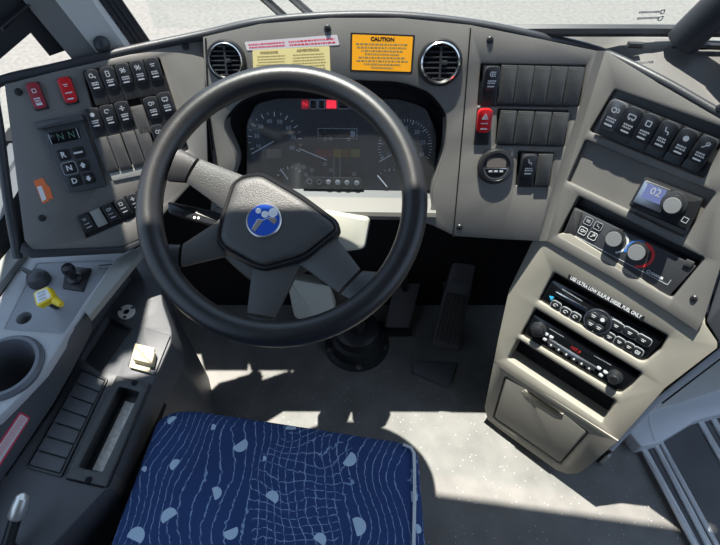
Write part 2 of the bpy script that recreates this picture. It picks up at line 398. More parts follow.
# --- gauge hood: dark walls and the pale sill under the gauges
m = MB(); n = len(hood); hp = ccw(hood)
back = [FC.px(*proj(FC.w(a, b))[:], -.05) for a, b in offset(hp, -.006)]
m.loft([[(a, b, -.001) for a, b in hp], [(a, b, -.05) for a, b in back]], False, True); build('gauge_hood', m, BLKM, dash, FC)
sill = [FC.w(*FC.px(x, y, -.043), -.043) for x, y in ((222, 187), (434, 191))] + [FC.w(*FC.px(x, y, .006), .006) for x, y in ((436, 213), (216, 210))]
low = [FC.w(*FC.px(x, y, .006), .006) for x, y in ((436, 219.5), (216, 216))]
m = MB(); dn = V((0, .03, -.04))
m.loft([[sill[0], sill[1], sill[1] + dn, sill[0] + dn], [sill[3], sill[2], low[0] + V((0, .03, -.01)), low[1] + V((0, .03, -.01))], [low[1] + V((0, .001, .006)), low[0] + V((0, .001, .006)), low[0] + V((0, .03, -.01)), low[1] + V((0, .03, -.01))]])
build('gauge_sill', m, IVORY, dash, IDF)
# --- face with the six rockers, tray and climate controls
ro = rc + FR.pxs([(561, 249), (613, 278), (667, 311), (697, 331), (703, 322), (722, 262), (790, 40 + 120), (770, 150), (720, 119), (660, 84)])
six = rnd_poly(FR.pxs([(614, 89), (729, 130), (704, 179), (589, 131.5)]), .006)
tray = rnd_poly(FR.pxs([(585, 140), (716, 193), (684, 237.5), (566.5, 181.5)]), .005)
clim = rnd_poly(FR.pxs([(578, 196), (705, 258.5), (672, 299), (557, 235.5)]), .005)
m = MB(); m.plate(ro, [six, tray, clim], -.055, 0, .004, .0004); build('control_panel', m, DASH, dash, FR)
def floor_of(fr, hole, d, name, mt, grow=.004):
    m = MB(); m.prism(offset(ccw(hole), grow), -d - .012, -d); build(name, m, mt, dash, fr)
floor_of(FR, six, .014, 'switch_bank_tray', BLK); floor_of(FR, tray, .013, 'storage_tray', DASH); floor_of(FR, clim, .045, 'control_tray', BLK)
m = MB(); m.prism(rnd_poly(FR.pxs([(725, 262), (706, 322), (722, 348), (800, 390), (800, 210)]), .004), -.07, -.006, .003); build('end_panel', m, SIDE, dash, FR)
# --- flat top behind the faces and its dark rolled edge
for a in ((673, 45, 760, 48), (628, 44.5, 642, 45.2)):
    p, q2 = at_z(a[0], a[1], .909), at_z(a[2], a[3], .909)
    m = MB(); m.tube([p, q2], .006, 8); build('demister_slot', m, BLK, dash, IDF)
ed = [FL.pw(x, y, -.007) for x, y in ((18, 258), (8, 200), (-1, 130), (-6, 92), (4, 80), (60, 67), (130, 50.5))] + [FC.pw(x, y, -.0085) for x, y in ((203, 35), (260, 22.5), (330, 16.5), (400, 16.5), (470, 23.5), (530, 35))] + [FR.pw(x, y, -.007) for x, y in ((598, 51), (660, 80), (720, 114), (790, 150))]
def smooth(ed):
    sm = []
    for i in range(len(ed) - 1):                              # Catmull-Rom
        p0, p1, p2, p3 = ed[max(i - 1, 0)], ed[i], ed[i + 1], ed[min(i + 2, len(ed) - 1)]
        for k in range(5):
            t = k / 5; sm.append(.5 * (2 * p1 + (p2 - p0) * t + (2 * p0 - 5 * p1 + 4 * p2 - p3) * t * t + (3 * p1 - p0 - 3 * p2 + p3) * t ** 3))
    return sm + [ed[-1]]
sm = smooth(ed)
top = smooth(ed[7:]); zb = .905
def back_of(p):
    for (x0, y0), (x1, y1) in zip(BK, BK[1:]):
        if p <= x1: return y0 + (y1 - y0) * (p - x0) / (x1 - x0)
    return BK[-1][1]
BK = [(-.75, .86), (-.52, .94), (-.38, .985), (0, .985), (.55, .94), (.9, .91), (1.4, .80)]
xs0, xs1 = top[0].x, top[-1].x
row = []
for p in top:
    bx = p.x + (.55 * max(0, (p.x - .40)) if p.x > .4 else (.1 * min(0, p.x + .3)))
    row.append((p + V((0, .006, -.006)), V((bx, max(back_of(bx), p.y + .02), .87 + .035 * min(1, max(0, (p.x + .1) / .35))))))
m = MB(); m.loft([[a for a, b in row], [b for a, b in row], [b - V((0, 0, .04)) for a, b in row], [a - V((0, -.012, .04)) for a, b in row]], False, False, False)
build('top_shelf', m, SHELF, dash, IDF)
m = MB(); m.tube(sm, .0085, 12); build('rolled_edge', m, RIMM, dash, IDF)
m = MB()                                                     # under-edge of the wing
le = FL.pxs([(22, 244), (34, 250), (122, 247), (142, 239), (142, 244), (124, 253), (32, 258), (20, 252)])
m.prism(le, -.04, .004, .002); build('lower_lip', m, RIMM, dash, FL)
m = MB()                                                     # seams
for f, pts in ((FC, [(205.5, 38), (207, 75), (209, 118), (213, 150)]), (FC, [(470.5, 28), (465, 100), (459, 170), (453, 237)])):
    m = MB(); m.path(f.pxs(pts), .0022, -.002, .0012); build('panel_seam', m, BLKM, dash, f)
def screw(f, x, y, r=.0065, mt=BLK, h=.0):
    s = f.sub(x, y, h); m = MB(); m.lathe([(r, -.002), (r, .001), (r * .7, .0032), (0.0004, .0036)], n=16); m.stroke((-r * .5, 0), (r * .5, 0), r * .18, .003, .0042); build('screw', m, mt, dash, s)
for f, x, y in ((FC, 327.5, 28.5), (FL, 185.5, 46.5), (FL, 18.5, 92), (FC, 490, 40), (FC, 459.5, 227), (FR, 694, 298.5), (FR, 720, 108), (FL, 42, 218)): screw(f, x, y)
# ================================================================== ROCKER SWITCHES
def glyph(m, kind, s, st, h):
    w = s * .14
    P = lambda *pts: m.path([(a * s, b * s) for a, b in pts], w, h, h + .0003)
    C_ = lambda r, a0=0, a1=360, cx=0, cy=0: m.path([(cx * s + r * s * math.cos(R(a0 + (a1 - a0) * i / 10)), cy * s + r * s * math.sin(R(a0 + (a1 - a0) * i / 10))) for i in range(11)], w, h, h + .0003)
    if kind == 'key': C_(.35, cx=-.2, cy=.15); P((.1, .0), (.55, -.4)); P((.35, -.25), (.5, -.05))
    elif kind == 'door': P((-.3, -.5), (-.3, .5), (.3, .4), (.3, -.5), (-.3, -.5)); P((.05, 0), (.2, 0))
    elif kind == 'fan': C_(.22, cx=-.25, cy=.2); C_(.22, cx=.25, cy=-.1); P((-.4, -.4), (.4, .45))
    elif kind == 'bars': P((-.45, .2), (.45, .2)); P((-.3, -.15), (.3, -.15))
    elif kind == 'lamp': C_(.38, 90, 270); P((0, -.4), (0, .4)); [P((.15, y), (.55, y)) for y in (-.3, 0, .3)]
    elif kind == 'arc': C_(.45, 20, 200); P((-.4, -.2), (.1, -.2))
    elif kind == 'cross': P((-.5, 0), (.5, 0)); P((0, -.5), (0, .5)); P((-.2, .3), (.2, .3)); P((-.2, -.3), (.2, -.3))
    elif kind == 'loop': C_(.33, cx=-.15); C_(.22, -100, 120, cx=.35, cy=.05)
    elif kind == 'bus': P((-.5, -.25), (.5, -.25), (.5, .3), (-.5, .3), (-.5, -.25)); C_(.1, cx=-.25, cy=-.35); C_(.1, cx=.25, cy=-.35)
    elif kind == 'seat': P((-.3, .5), (-.2, -.1), (.3, -.1), (.3, -.5))
    elif kind == 'globe': m.prism(circ(.42 * s, 14), h, h + .0003)
    elif kind == 'wiper': P((-.4, -.4), (.1, .1), (.5, .5)); C_(.25, cx=.2, cy=.35)
    elif kind == 'triangle': P((-.5, -.4), (.5, -.4), (0, .5), (-.5, -.4)); P((-.22, -.24), (.22, -.24), (0, .2), (-.22, -.24))
    elif kind == 'square': P((-.35, -.35), (.35, -.35), (.35, .35), (-.35, .35), (-.35, -.35))
    elif kind == 'none': pass
    return m
def rocker(f, x, y, wpx, lpx, label, icon, group=None, along=None, base=-.006, mt=None, hump=.62, tall=.012, rows=2, name='rocker_switch', low=None, imt=None):
    s = f.sub(x, y, 0, along=along); s.o = s.o + s.n * base
    su, sv = scale(s); w, l = wpx / su, lpx / sv
    root = thing(name, label, 'switch', s, group)
    m = MB(); m.prism(rnd_poly(rect(w * .97, l), .002, 2), 0, .004, .0008); build('housing', m, low or BLK, root)
    L = l * hump; y0 = l / 2 - L; sl = .24
    out = rnd_poly(rect(w * .92, L, 0, y0 + L / 2), w * .34, 4)
    T = lambda b: tall * .55 + (b - y0) / L * tall * .75
    rg = [[(a, b, .002) for a, b in out], [(a, b, T(b) - .002) for a, b in out], [(a, b, T(b) - .0006) for a, b in offset(out, -.0007)], [(a, b, T(b)) for a, b in offset(out, -.0025)]]
    m = MB(); m.loft(rg); build('rocker', m, mt or ROCK, root)
    sh = Matrix.Identity(4); k = tall * .75 / L; sh[2][1] = k; sh[2][3] = tall * .55 - k * y0 + .0002
    m = MB(); cy = y0 + L * .68; gm = MB(); glyph(gm, icon, w * .36, 0, 0); gm.xf(Matrix.Translation((0, cy, 0)))
    if gm.v: gm.xf(sh); build('icon', gm, imt or WHT, root)
    tm = MB(); r2 = random.Random(int(x * 7 + y))
    for r in range(rows):
        yy = y0 + L * (.40 - .09 * r); xx = -w * .22
        while xx < w * .2:
            d = w * r2.uniform(.04, .09); tm.box(xx, yy - L * .028, 0, xx + d, yy + L * .028, .0002); xx += d + w * .03
    if tm.v: tm.xf(sh); build('lettering', tm, imt or WHT, root)
    im = MB(); im.prism(rect(w * .42, L * .055, 0, y0 + L * .17), 0, .0004); im.xf(sh); build('indicator', im, imt or WHT, root)
    return root
def blank(f, x, y, wpx, lpx, label, group, along=None, base=-.006, mt=None):
    s = f.sub(x, y, 0, along=along); s.o = s.o + s.n * base
    su, sv = scale(s); w, l = wpx / su, lpx / sv
    m = MB(); m.prism(rnd_poly(rect(w * .95, l), .0015, 2), 0, .0062, .0008); m.prism(rnd_poly(rect(w * .8, l * .9), .0015, 2), .0062, .0068, .0004)
    o = build('switch_blank', m, mt or BLANK, None, s); return tag(o, label, 'switch blank', group)
row = ((0, 0), (14.85, -2.8))
GA = 'rockers in the top row of the wing'
for (x, y), ic, lb in zip(((97.5, 88), (112.3, 85.2), (127.2, 82.2), (141.8, 79.4), (156.3, 76.8)), ('key', 'door', 'fan', 'fan', 'bars'),
    ('black rocker with key icon next to the bright red rocker', 'black rocker with door icon, second along from the bright red rocker', 'black rocker with swirl icon, middle of the five in the top row',
     'black rocker with swirl icon, fourth in the five-switch top row', 'black rocker with two-bar icon, end of the top row near the steering wheel')):
    rocker(FL, x, y, 14.4, 36, lb, ic, GA, along=((90, 85), (150, 73.7)), base=-.011, tall=.014)
GB = 'rockers in the second row of the wing'
for (x, y), ic, lb in zip(((97.5, 125.5), (112, 122.5), (126.5, 119), (155, 114.5), (168.5, 110)), ('globe', 'arc', 'cross', 'loop', 'bus'),
    ('black rocker with round emblem, first of the second row, beside gear selector', 'black rocker with small arc icon, second in the second row', 'black rocker with cross icon, just before the gap in second row',
     'black rocker with loop icon, just after the gap in second row', 'black rocker with bus icon, end of second row near the wheel rim')):
    rocker(FL, x, y, 14.2, 35, lb, ic, GB, along=((90, 127), (160, 112)), base=-.011, tall=.014)
blank(FL, 141.5, 120.5, 13.5, 30, 'grey blank plate filling the gap in the second rocker row', 'grey blank plates in the wing', ((90, 127), (160, 112)), -.011)
GZ = 'grey blank plates in the wing'
for (x, y), lb in zip(((107, 154.5), (120.3, 151.8), (134, 148.5), (147.3, 145.3)), ('grey blank plate, first in the bottom row, beside the gear selector', 'grey blank plate, second in the bottom row from the gear selector',
    'grey blank plate, third in the bottom row from the gear selector', 'grey blank plate next to the half-hidden rocker in the bottom row')):
    blank(FL, x, y, 13.4, 35, lb, GZ, ((100, 157), (150, 145)), -.011)
rocker(FL, 162, 142, 13.6, 35, 'black rocker half hidden behind steering wheel rim, end of bottom row', 'loop', None, along=((100, 157), (150, 145)), base=-.011, tall=.014)
rocker(FL, 37.4, 96.5, 14.2, 29, 'red rocker coloured dark for shade at the outer corner of the wing', 'square', 'red rockers on the wing', along=((25.7, 84), (70.8, 76)), base=-.003, mt=RED_SHADED, hump=.97, tall=.008, rows=3, low=BLK)
rocker(FL, 68.5, 91, 14.6, 28, 'bright red rocker half in sunlight beside the five black rockers', 'bars', 'red rockers on the wing', along=((25.7, 84), (70.8, 76)), base=-.003, mt=RED, hump=.97, tall=.008, rows=1, low=BLK)
AL = ((83, 227.5), (155, 196.5))
rocker(FL, 87.5, 222.5, 12.5, 19, 'black rocker at the shaded end of the short slanted switch strip', 'bars', 'rockers in the slanted strip', along=AL, hump=.9, tall=.009, rows=1)
blank(FL, 99.3, 217.4, 11, 18, 'blank coloured pale for sunlight between the rockers of the slanted strip', None, AL, -.008, LEDGL)  # pale plastic stands in for sunlight on this recessed blank
rocker(FL, 111.5, 212.5, 12, 19, 'black rocker with ring icon beside the pale blank in slanted strip', 'loop', 'rockers in the slanted strip', along=AL, hump=.9, tall=.010, rows=1)
rocker(FL, 123.5, 207, 12, 19, 'black rocker with square icon in the middle of slanted strip', 'square', 'rockers in the slanted strip', along=AL, hump=.9, tall=.010, rows=1)
rocker(FL, 135.3, 202, 12, 19, 'black rocker of the slanted strip tucked behind the wheel rim', 'cross', 'rockers in the slanted strip', along=AL, hump=.9, tall=.010, rows=1)
rocker(FC, 489.6, 85.5, 16.2, 39, 'black rocker with lamp icon in the long bank of blanks', 'lamp', None, base=-.007, tall=.014)
GC = 'grey blank plates on the middle panel'
for x, y, lb in ((506.6, 84.3, 'grey blank plate beside the lamp rocker in the long bank'), (523, 84.7, 'grey blank plate, second after the lamp rocker'), (539.4, 85.2, 'grey blank plate, third after the lamp rocker, above the lower bank'),
                 (556, 85.6, 'grey blank plate, fourth after the lamp rocker'), (572.6, 86, 'grey blank plate at the far end of the long bank from lamp rocker')):
    blank(FC, x, y, 16.2, 38, lb, GC, ((506.6, 84.3), (572.6, 86)), -.007)
for x, y, lb in ((505.8, 127, 'grey blank plate beside the red hazard switch'), (523, 127.6, 'grey blank plate, second from the red hazard switch'), (540.2, 128.2, 'grey blank plate, third from the red hazard switch'), (557.4, 128.8, 'grey blank plate, fourth from hazard switch, end of lower bank')):
    blank(FC, x, y, 16.6, 33, lb, GC, ((505.8, 127), (557.4, 128.8)), -.007)
rocker(FC, 482.8, 126.5, 15.6, 37, 'red hazard warning rocker with white triangle above the round clock', 'triangle', None, base=-.003, mt=RED, hump=.66, tall=.013, rows=1, low=BLK, name='hazard_switch')
rocker(FC, 526.8, 170, 15.8, 33, 'black rocker standing next to the round clock', 'seat', None, base=-.007, tall=.013, hump=.7)
blank(FC, 543, 169.8, 15, 32, 'grey blank plate paired with the rocker by the round clock', GC, None, -.007)
GD = 'six rockers in the recess above the tray'
for (x, y), ic, lb, mt_ in zip(((613, 119), (629.3, 125.6), (645.6, 132), (663.4, 139), (682, 146.4), (701, 153.5)), ('loop', 'bus', 'square', 'seat', 'globe', 'wiper'),
    ('polished rocker with sun glint in its colour, first of six in the recess, beside the blank bank', 'black rocker with bus icon, second of six in the recess', 'black rocker with square icon, third of six in the recess',
     'black rocker with seat icon, fourth of six in the recess', 'black rocker with white disc icon, fifth of six in the recess', 'black rocker with wiper icon, last of six in the recess'), (mat('glint_rocker', (.10, .10, .105), .22, coat=.5), None, None, None, None, None)):  # first rocker: paler base colour paints in the sun glint on its polished top
    rocker(FR, x, y, 19.6, 40, lb, ic, GD, base=-.014, tall=.022, hump=.80, mt=mt_)
# ================================================================== GEAR SELECTOR
s = FL.sub(70, 152, .0)
def P_(s, f_pts, h=0.0): return s.pxs(f_pts, h)
gs = thing('gear_selector', 'black push-button gear selector pad with small N N display', 'gear selector', s)
m = MB(); m.prism(rnd_poly(P_(s, [(36, 125), (82, 115.5), (107, 186), (69, 192.5)]), .006), -.004, .006, .002); build('housing', m, SIDE, gs)
m = MB(); m.prism(rnd_poly(P_(s, [(34, 122), (82, 114), (85, 121), (37, 130)], .01), .003), .004, .016, .003); build('brow', m, SIDE, gs)
m = MB(); m.prism(rnd_poly(P_(s, [(46.5, 133.5), (78, 127.5), (81, 138.5), (50, 145)], .007), .002), .004, .0072, .0005); dp = build('display', m, BLKG, gs)
a0 = s.px(46.5, 133.5, .007); a1 = s.px(78, 127.5, .007); rt = math.atan2(a1[1] - a0[1], a1[0] - a0[0])
for t_, x, y in (('N', 60.5, 137), ('N', 71.5, 134.8)): text('digit', t_, None, .017, dp, DIGG, .0074, s.px(x, y, .0074), rt, .9)
for a, b in (((48, 134), (52, 144.5)), ((76, 128.5), (79.5, 138))):
    m = MB(); m.stroke(s.px(*a, .007), s.px(*b, .007), .0016, .007, .0078); build('display_bracket', m, GREYP, gs)
for (x, y), lb in zip(((63.3, 155), (78.3, 152.5), (69.4, 168.2), (83, 165.5), (74.6, 181), (88.5, 178)), ('R', '-', 'N', 'up', 'D', 'down')):
    c = s.px(x, y, .008); m = MB(); m.prism(rnd_poly([(c[0] + a, c[1] + b) for a, b in rect(.021, .019)], .004), .004, .0085, .0012); bt = build('button', m, BLK, gs)
    if lb in 'RND': text('letter', lb, None, .0135, bt, WHT, .0087, c, rt, 1, .0003)
    else:
        m = MB(); g = MB()
        if lb == '-': g.prism(rect(.015, .003), 0, .0003)
        else:
            sg = 1 if lb == 'up' else -1
            g.prism([(-.005, 0), (.005, 0), (0, .006 * sg)], 0, .0003); g.prism(rect(.005, .004, 0, -.002 * sg), 0, .0003)
        g.xf(Matrix.Translation((c[0], c[1], .0086)) @ Matrix.Rotation(rt, 4, 'Z')); build('letter', g, WHT, bt)
    if lb == 'N':
        m = MB(); m.path(rnd_poly([(c[0] + a, c[1] + b) for a, b in rect(.024, .022)], .005), .0012, .006, .0072, True); build('button_frame', m, GREYP, gs)
# orange sticker
s = FL.sub(43, 190); st = thing('warning_sticker', 'small torn orange sticker with white patch under the gear selector', 'sticker', s)
m = MB(); m.prism(P_(s, [(33.5, 181), (42.6, 177.6), (47, 185), (50, 187), (53.4, 199.3), (49.8, 198.4), (48.9, 201), (42.6, 203.8)]), 0, .0006); build('backing', m, ORNG, st)
m = MB(); m.prism(P_(s, [(37, 186.7), (41.7, 185.8), (46.6, 199), (42.4, 201.6)]), .0006, .001); build('print_patch', m, WHT, st)
# ================================================================== STICKERS ON THE GAUGE PANEL
def lines(m, s, quad, n, h, fill=.8, seed=1, ragged=.0, thick=.5):
    r2 = random.Random(seed); q = [V(s.px(*p)) for p in quad]      # tl, tr, br, bl
    for i in range(n):
        t = (i + .5) / n; a = q[0].lerp(q[3], t); b = q[1].lerp(q[2], t); L = (b - a).length; hh = (q[3] - q[0]).length / n * thick
        x = ragged * r2.random() * .5; end = 1 - x; d = (b - a) / L
        while x < end:
            w = r2.uniform(.02, .075); e = min(x + w, end)
            m.stroke(a + d * L * x, a + d * L * e, hh, h, h + .0002); x = e + .018
    return m
def sticker(name, label, f, quad, mt, cat='sticker'):
    c = [sum(p[i] for p in quad) / 4 for i in (0, 1)]
    s = f.sub(*c); t = thing(name, label, cat, s); m = MB(); m.prism(rnd_poly(s.pxs(quad), .002), 0, .0006); build('backing', m, mt, t); return s, t
s, t = sticker('notice_strip', 'thin lavender sticker strip with red print above the cream sticker', FC, [(244.5, 42), (337, 34.7), (339.5, 45), (247, 50.5)], LAV)
m = MB(); lines(m, s, [(248, 43.6), (284, 40.8), (286, 46.8), (250, 49)], 2, .0006, seed=3); lines(m, s, [(288, 40.4), (334, 36.8), (336, 44), (290, 46.6)], 2, .0006, seed=4); build('lettering', m, PINK, t)
s, t = sticker('warning_label', 'cream bilingual warning sticker partly hidden by the steering wheel rim', FC, [(252.5, 50), (329.5, 46), (330.5, 73), (253.5, 76)], CREAM)
s2 = FC.sub(*(291, 61)); rt = math.atan2(*(lambda a, b: (b[1] - a[1], b[0] - a[0]))(s.px(253, 50), s.px(329, 46)))
text('lettering', 'WARNING', None, .0060, t, CRMT, .0007, s.px(269, 52.4), rt, 1.15, .0002); text('lettering', 'ADVERTENCIA', None, .0060, t, CRMT, .0007, s.px(308, 50), rt, 1.05, .0002)
m = MB(); lines(m, s, [(256, 55.5), (286, 54), (287, 74), (257, 75)], 7, .0006, seed=5, ragged=.15, thick=.34); lines(m, s, [(291, 53.8), (326, 52), (327, 72), (292, 74)], 7, .0006, seed=6, ragged=.15, thick=.34); build('fine_print', m, CRMT, t)
s, t = sticker('caution_sign', 'amber CAUTION sticker with black border between the sticker pair and air vent', FC, [(350.5, 32.5), (415, 35), (412.2, 73.5), (350, 71.5)], BLK)
m = MB(); m.prism(rnd_poly(s.pxs([(352.3, 34.3), (413, 36.7), (410.6, 71.8), (351.9, 69.8)]), .002), .0006, .001); fcx = build('amber_field', m, YEL, t)
text('lettering', 'CAUTION', None, .0088, t, BLK, .0011, s.px(382.5, 39.3), -.03, 1.1, .0004)
m = MB()
for i, wd_ in enumerate((1, .96, .8, .66, .9, .98, .7, .42)):
    y = 43.6 + i * 3.35; hw = 26 * wd_; lines(m, s, [(382 - hw, y - 1), (382 + hw, y), (382 + hw, y + 2.3), (382 - hw, y + 1.3)], 1, .001, seed=20 + i, thick=.75)
build('fine_print', m, CRMT, t)
# ================================================================== AIR VENTS
def vent(x, y, rpx, label):
    s = FC.sub(x, y); r = rpx / scale(s)[0]; t = thing('air_vent', label, 'air vent', s, 'round air vents on the dashboard')
    m = MB(); m.loft([[(q * math.cos(2 * math.pi * i / 36), q * math.sin(2 * math.pi * i / 36), h) for i in range(36)] for q, h in ((r * 1.06, 0), (r * 1.06, .006), (r * .99, .010), (r * .9, .010), (r * .86, .0085))], True, False)
    build('bezel', m, BLK, t)
    m = MB(); m.lathe([(r * .78, .004), (r * .80, .010), (r * .86, .0125), (r * .92, .0105), (r * .94, .006)], n=40, cap0=False, cap1=False); build('trim_ring', m, CHRO, t)
    m = MB(); m.lathe([(r * .82, -.003), (r * .82, .001)], n=30); build('throat', m, BLKM, t)
    for k in range(-3, 4):
        yy = k * r * .235; hw = math.sqrt(max(0, (r * .79) ** 2 - yy * yy))
        m = MB(); m.prism(rect(hw * 2, r * .07, 0, yy), .001, .0085, .0006); build('louvre', m, ROCK, t)
    m = MB(); m.box(-r * .05, -r * .72, .004, r * .05, r * .72, .0095); m.box(r * .05, -r * .1, .006, r * .30, r * .1, .013, .001); build('louvre_tab', m, ROCK, t)
vent(226.5, 60.5, 18.5, 'round silver-ringed air vent beside the cream and lavender stickers')
vent(439.8, 62.5, 21, 'round silver-ringed air vent beside the amber CAUTION sticker')
# ================================================================== INSTRUMENT CLUSTER
s = FC.sub(340, 140, -.048); cl = thing('instrument_cluster', 'instrument cluster with dial gauges and red warning lamps behind steering wheel', 'instrument cluster', s)
m = MB(); m.prism(rnd_poly(P_(s, [(246, 189), (246.5, 124), (256, 103), (276, 97.5), (400, 98.5), (426, 107), (437, 132), (434, 191)]), .012), 0, .006, .002); build('face', m, GAUG, cl)
H = .0065
def stroke_px(m, a, b, w, h=H): m.stroke(s.px(*a, h), s.px(*b, h), w, h, h + .0004)
def dial(name, cx, cy, r, a0, a1, n, long_, nums, needle, ry=1.0, nw=.0018):
    d = MB(); c = s.px(cx, cy, H); rr = r / scale(s)[0]
    for i in range(n):
        a = R(a0 + (a1 - a0) * i / (n - 1)); k = .84 if i % long_ == 0 else .91
        d.stroke((c[0] + rr * k * math.cos(a), c[1] + rr * k * math.sin(a)), (c[0] + rr * math.cos(a), c[1] + rr * math.sin(a)), .0016 if i % long_ == 0 else .001, H, H + .0003)
    dl = build(name, d, WHT, cl)
    for i, q in enumerate(nums):
        a = R(a0 + (a1 - a0) * i / max(1, len(nums) - 1)); text('numeral', q, None, rr * .20, dl, GREYP, H, (c[0] + rr * .68 * math.cos(a), c[1] + rr * .68 * math.sin(a)), 0, 1, .0002)
    m = MB(); m.stroke(s.px(*needle[0], H), s.px(*needle[1], H), nw, H + .002, H + .003); nd = build('needle', m, WHT, dl)
    return dl
dial('speedometer', 275, 140, 27, 200, -25, 17, 2, ['10', '20', '30', '40', '50', '60', '70', '80'], ((252, 153.5), (274, 141)))
dial('tachometer', 405, 147, 27, 205, -25, 36, 5, ['0', '5', '10', '15', '20', '25', '30'], ((379, 161.5), (402, 148.5)))
dial('fuel_gauge', 291, 182, 16, 150, 50, 7, 3, [], ((280.5, 168.5), (288, 179)), nw=.0022)
dial('temperature_gauge', 391, 184, 16, 150, 45, 7, 3, [], ((377.5, 175), (387, 186.5)), nw=.0022)
m = MB(); stroke_px(m, (299, 148.5), (327, 160.2), .0016, H + .002); build('needle', m, WHT, cl)  # lone white line drawn for a reflection, belongs to no dial
xs = [301, 309.3, 317.4, 325.5, 337.2, 349, 357, 365, 373, 381]
for i, (xa, xb) in enumerate(zip(xs, xs[1:])):
    pts = rnd_poly(s.pxs([(xa + .6, 99.7), (xb - .6, 99.9), (xb - .6, 108.9), (xa + .6, 108.7)], H), .0015, 2)
    m = MB(); m.prism(pts, H - .002, H + .0003); lm = build('warning_lamp', m, GLOWR if i == 3 else (GLOWD if i == 0 else BLKG), cl)
    m = MB(); m.path(pts, .0014, H + .0003, H + .0008, True); build('lamp_outline', m, REDP if i in (0, 3) else GREYP, lm)
    if i == 0:
        m = MB(); c = s.px((xa + xb) / 2, 104.3, H); m.path([(c[0] - .004, c[1] - .003), (c[0] - .004, c[1] + .004), (c[0] + .004, c[1] - .003), (c[0] + .004, c[1] + .004)], .0012, H + .0003, H + .0007); build('lamp_symbol', m, GLOWR, lm)
m = MB(); m.prism(s.pxs([(318, 128.3), (357, 128.8), (356.6, 140), (318, 139.4)], H), H, H + .0003); sc_ = build('bus_display', m, BLKG, cl)
m = MB(); m.path(s.pxs([(318, 128.3), (357, 128.8), (356.6, 138.8), (318, 138.4)], H), .001, H + .0003, H + .0007, True)
for x, y in ((325.5, 138.8), (330.5, 138.8), (348.5, 139.2)):
    c = s.px(x, y, H); m.path(circ(.0032, 12, *c), .001, H + .0003, H + .0007, True)
m.prism(s.pxs([(350.5, 131), (355, 131), (355, 137), (350.5, 137)], H), H + .0003, H + .0006); build('bus_symbol', m, GREYP, sc_)
for (xa, xb), mt_ in zip(((315, 333), (333.6, 341.5), (342, 350), (350.6, 360)), (mat('unlit_red_lens', (.13, .025, .025), .4), AMB, mat('unlit_orange_lens', (.16, .07, .02), .4), mat('unlit_yellow_lens', (.17, .15, .04), .4))):
    m = MB(); m.prism(s.pxs([(xa, 149), (xb, 149.2), (xb, 157.4), (xa, 157)], H), H, H + .0004); build('telltale', m, mt_, cl)
m = MB(); m.prism(s.pxs([(266.5, 149), (281.5, 149), (281.5, 158), (266.5, 158)], H), H, H + .0004); build('odometer_display', m, LCDG, cl)
m = MB()
for x, y in ((304, 167), (312, 170), (306, 174.5), (354, 174), (325, 164), (331, 170)):
    c = s.px(x, y, H); m.path(circ(.0032, 8, *c), .0011, H, H + .0003, True)
for x0_, y0_ in ((334, 158), (340, 158)): stroke_px(m, (x0_, y0_), (x0_, y0_ + 22), .0008)
build('printed_symbol', m, GREYP, cl)
m = MB(); m.prism(rnd_poly(s.pxs([(307, 176.5), (360.5, 177.6), (364, 188), (302.5, 186.5)], .009), .003), .004, .013, .001); kp = build('knob_strip', m, BLK, cl)
for i, x in enumerate((309.5, 319, 328.5, 337.7, 347, 356.8)):
    c = s.px(x, 181.6 + i * .3, .014); m = MB()
    if i < 2: m.annulus(.0042, .0058, .012, .0145, *c, n=18)
    else: m.lathe([(.0056, .012), (.0056, .0145), (.0046, .0165), (.0004, .017)], *c, n=18)
    build('reset_knob', m, SILV if i < 2 else CAPG, kp)
m = MB(); m.prism(rnd_poly(P_(s, [(247, 188), (247.5, 124), (257, 104), (277, 98.5), (399, 99.5), (425, 108), (436, 132), (433, 190)], .026), .012), .0255, .0265); build('lens', m, LENS, cl)
# ================================================================== ROUND CLOCK
s = FC.sub(495.3, 166); k = 1 / scale(s)[0]; ck = thing('dash_clock', 'round black digital clock with grey screen under the hazard switch', 'clock', s)
m = MB(); m.lathe([(18 * k, -.002), (18 * k, .004), (16.5 * k, .009), (14 * k, .010), (13 * k, .007), (.0004, .007)], n=40); build('case', m, BLK, ck)
m = MB(); m.prism(rnd_poly([(a * k, b * k) for a, b in ((-9.5, -.5), (9.5, -.5), (9.5, 6), (7.5, 9), (-7.5, 9), (-9.5, 6))], .003), .007, .0078); build('screen', m, LCDG, ck)
m = MB(); m.annulus(11.6 * k, 12.6 * k, .007, .0095, n=24, a0=R(184), a1=R(356)); build('chrome_arc', m, SILV, ck)
m = MB(); m.prism([(a * k, b * k) for a, b in ((-10.5, -2.2), (10.5, -2.2), (10.5, -1.2), (-10.5, -1.2))], .007, .009, .0004); build('chrome_bar', m, SILV, ck)
m = MB(); m.prism(rnd_poly([(a * k, b * k) for a, b in ((-10.5, -2.4), (-6, -10), (6, -10), (10.5, -2.4))], .003), .007, .0085, .0006); build('lower_face', m, BLKM, ck)
for a in (-5.4, 0, 5.4):
    m = MB(); m.prism(rnd_poly(rect(3.6 * k, 2.0 * k, a * k, -4.6 * k), .001, 2), .008, .0098, .0005); build('button', m, GREYP, ck)
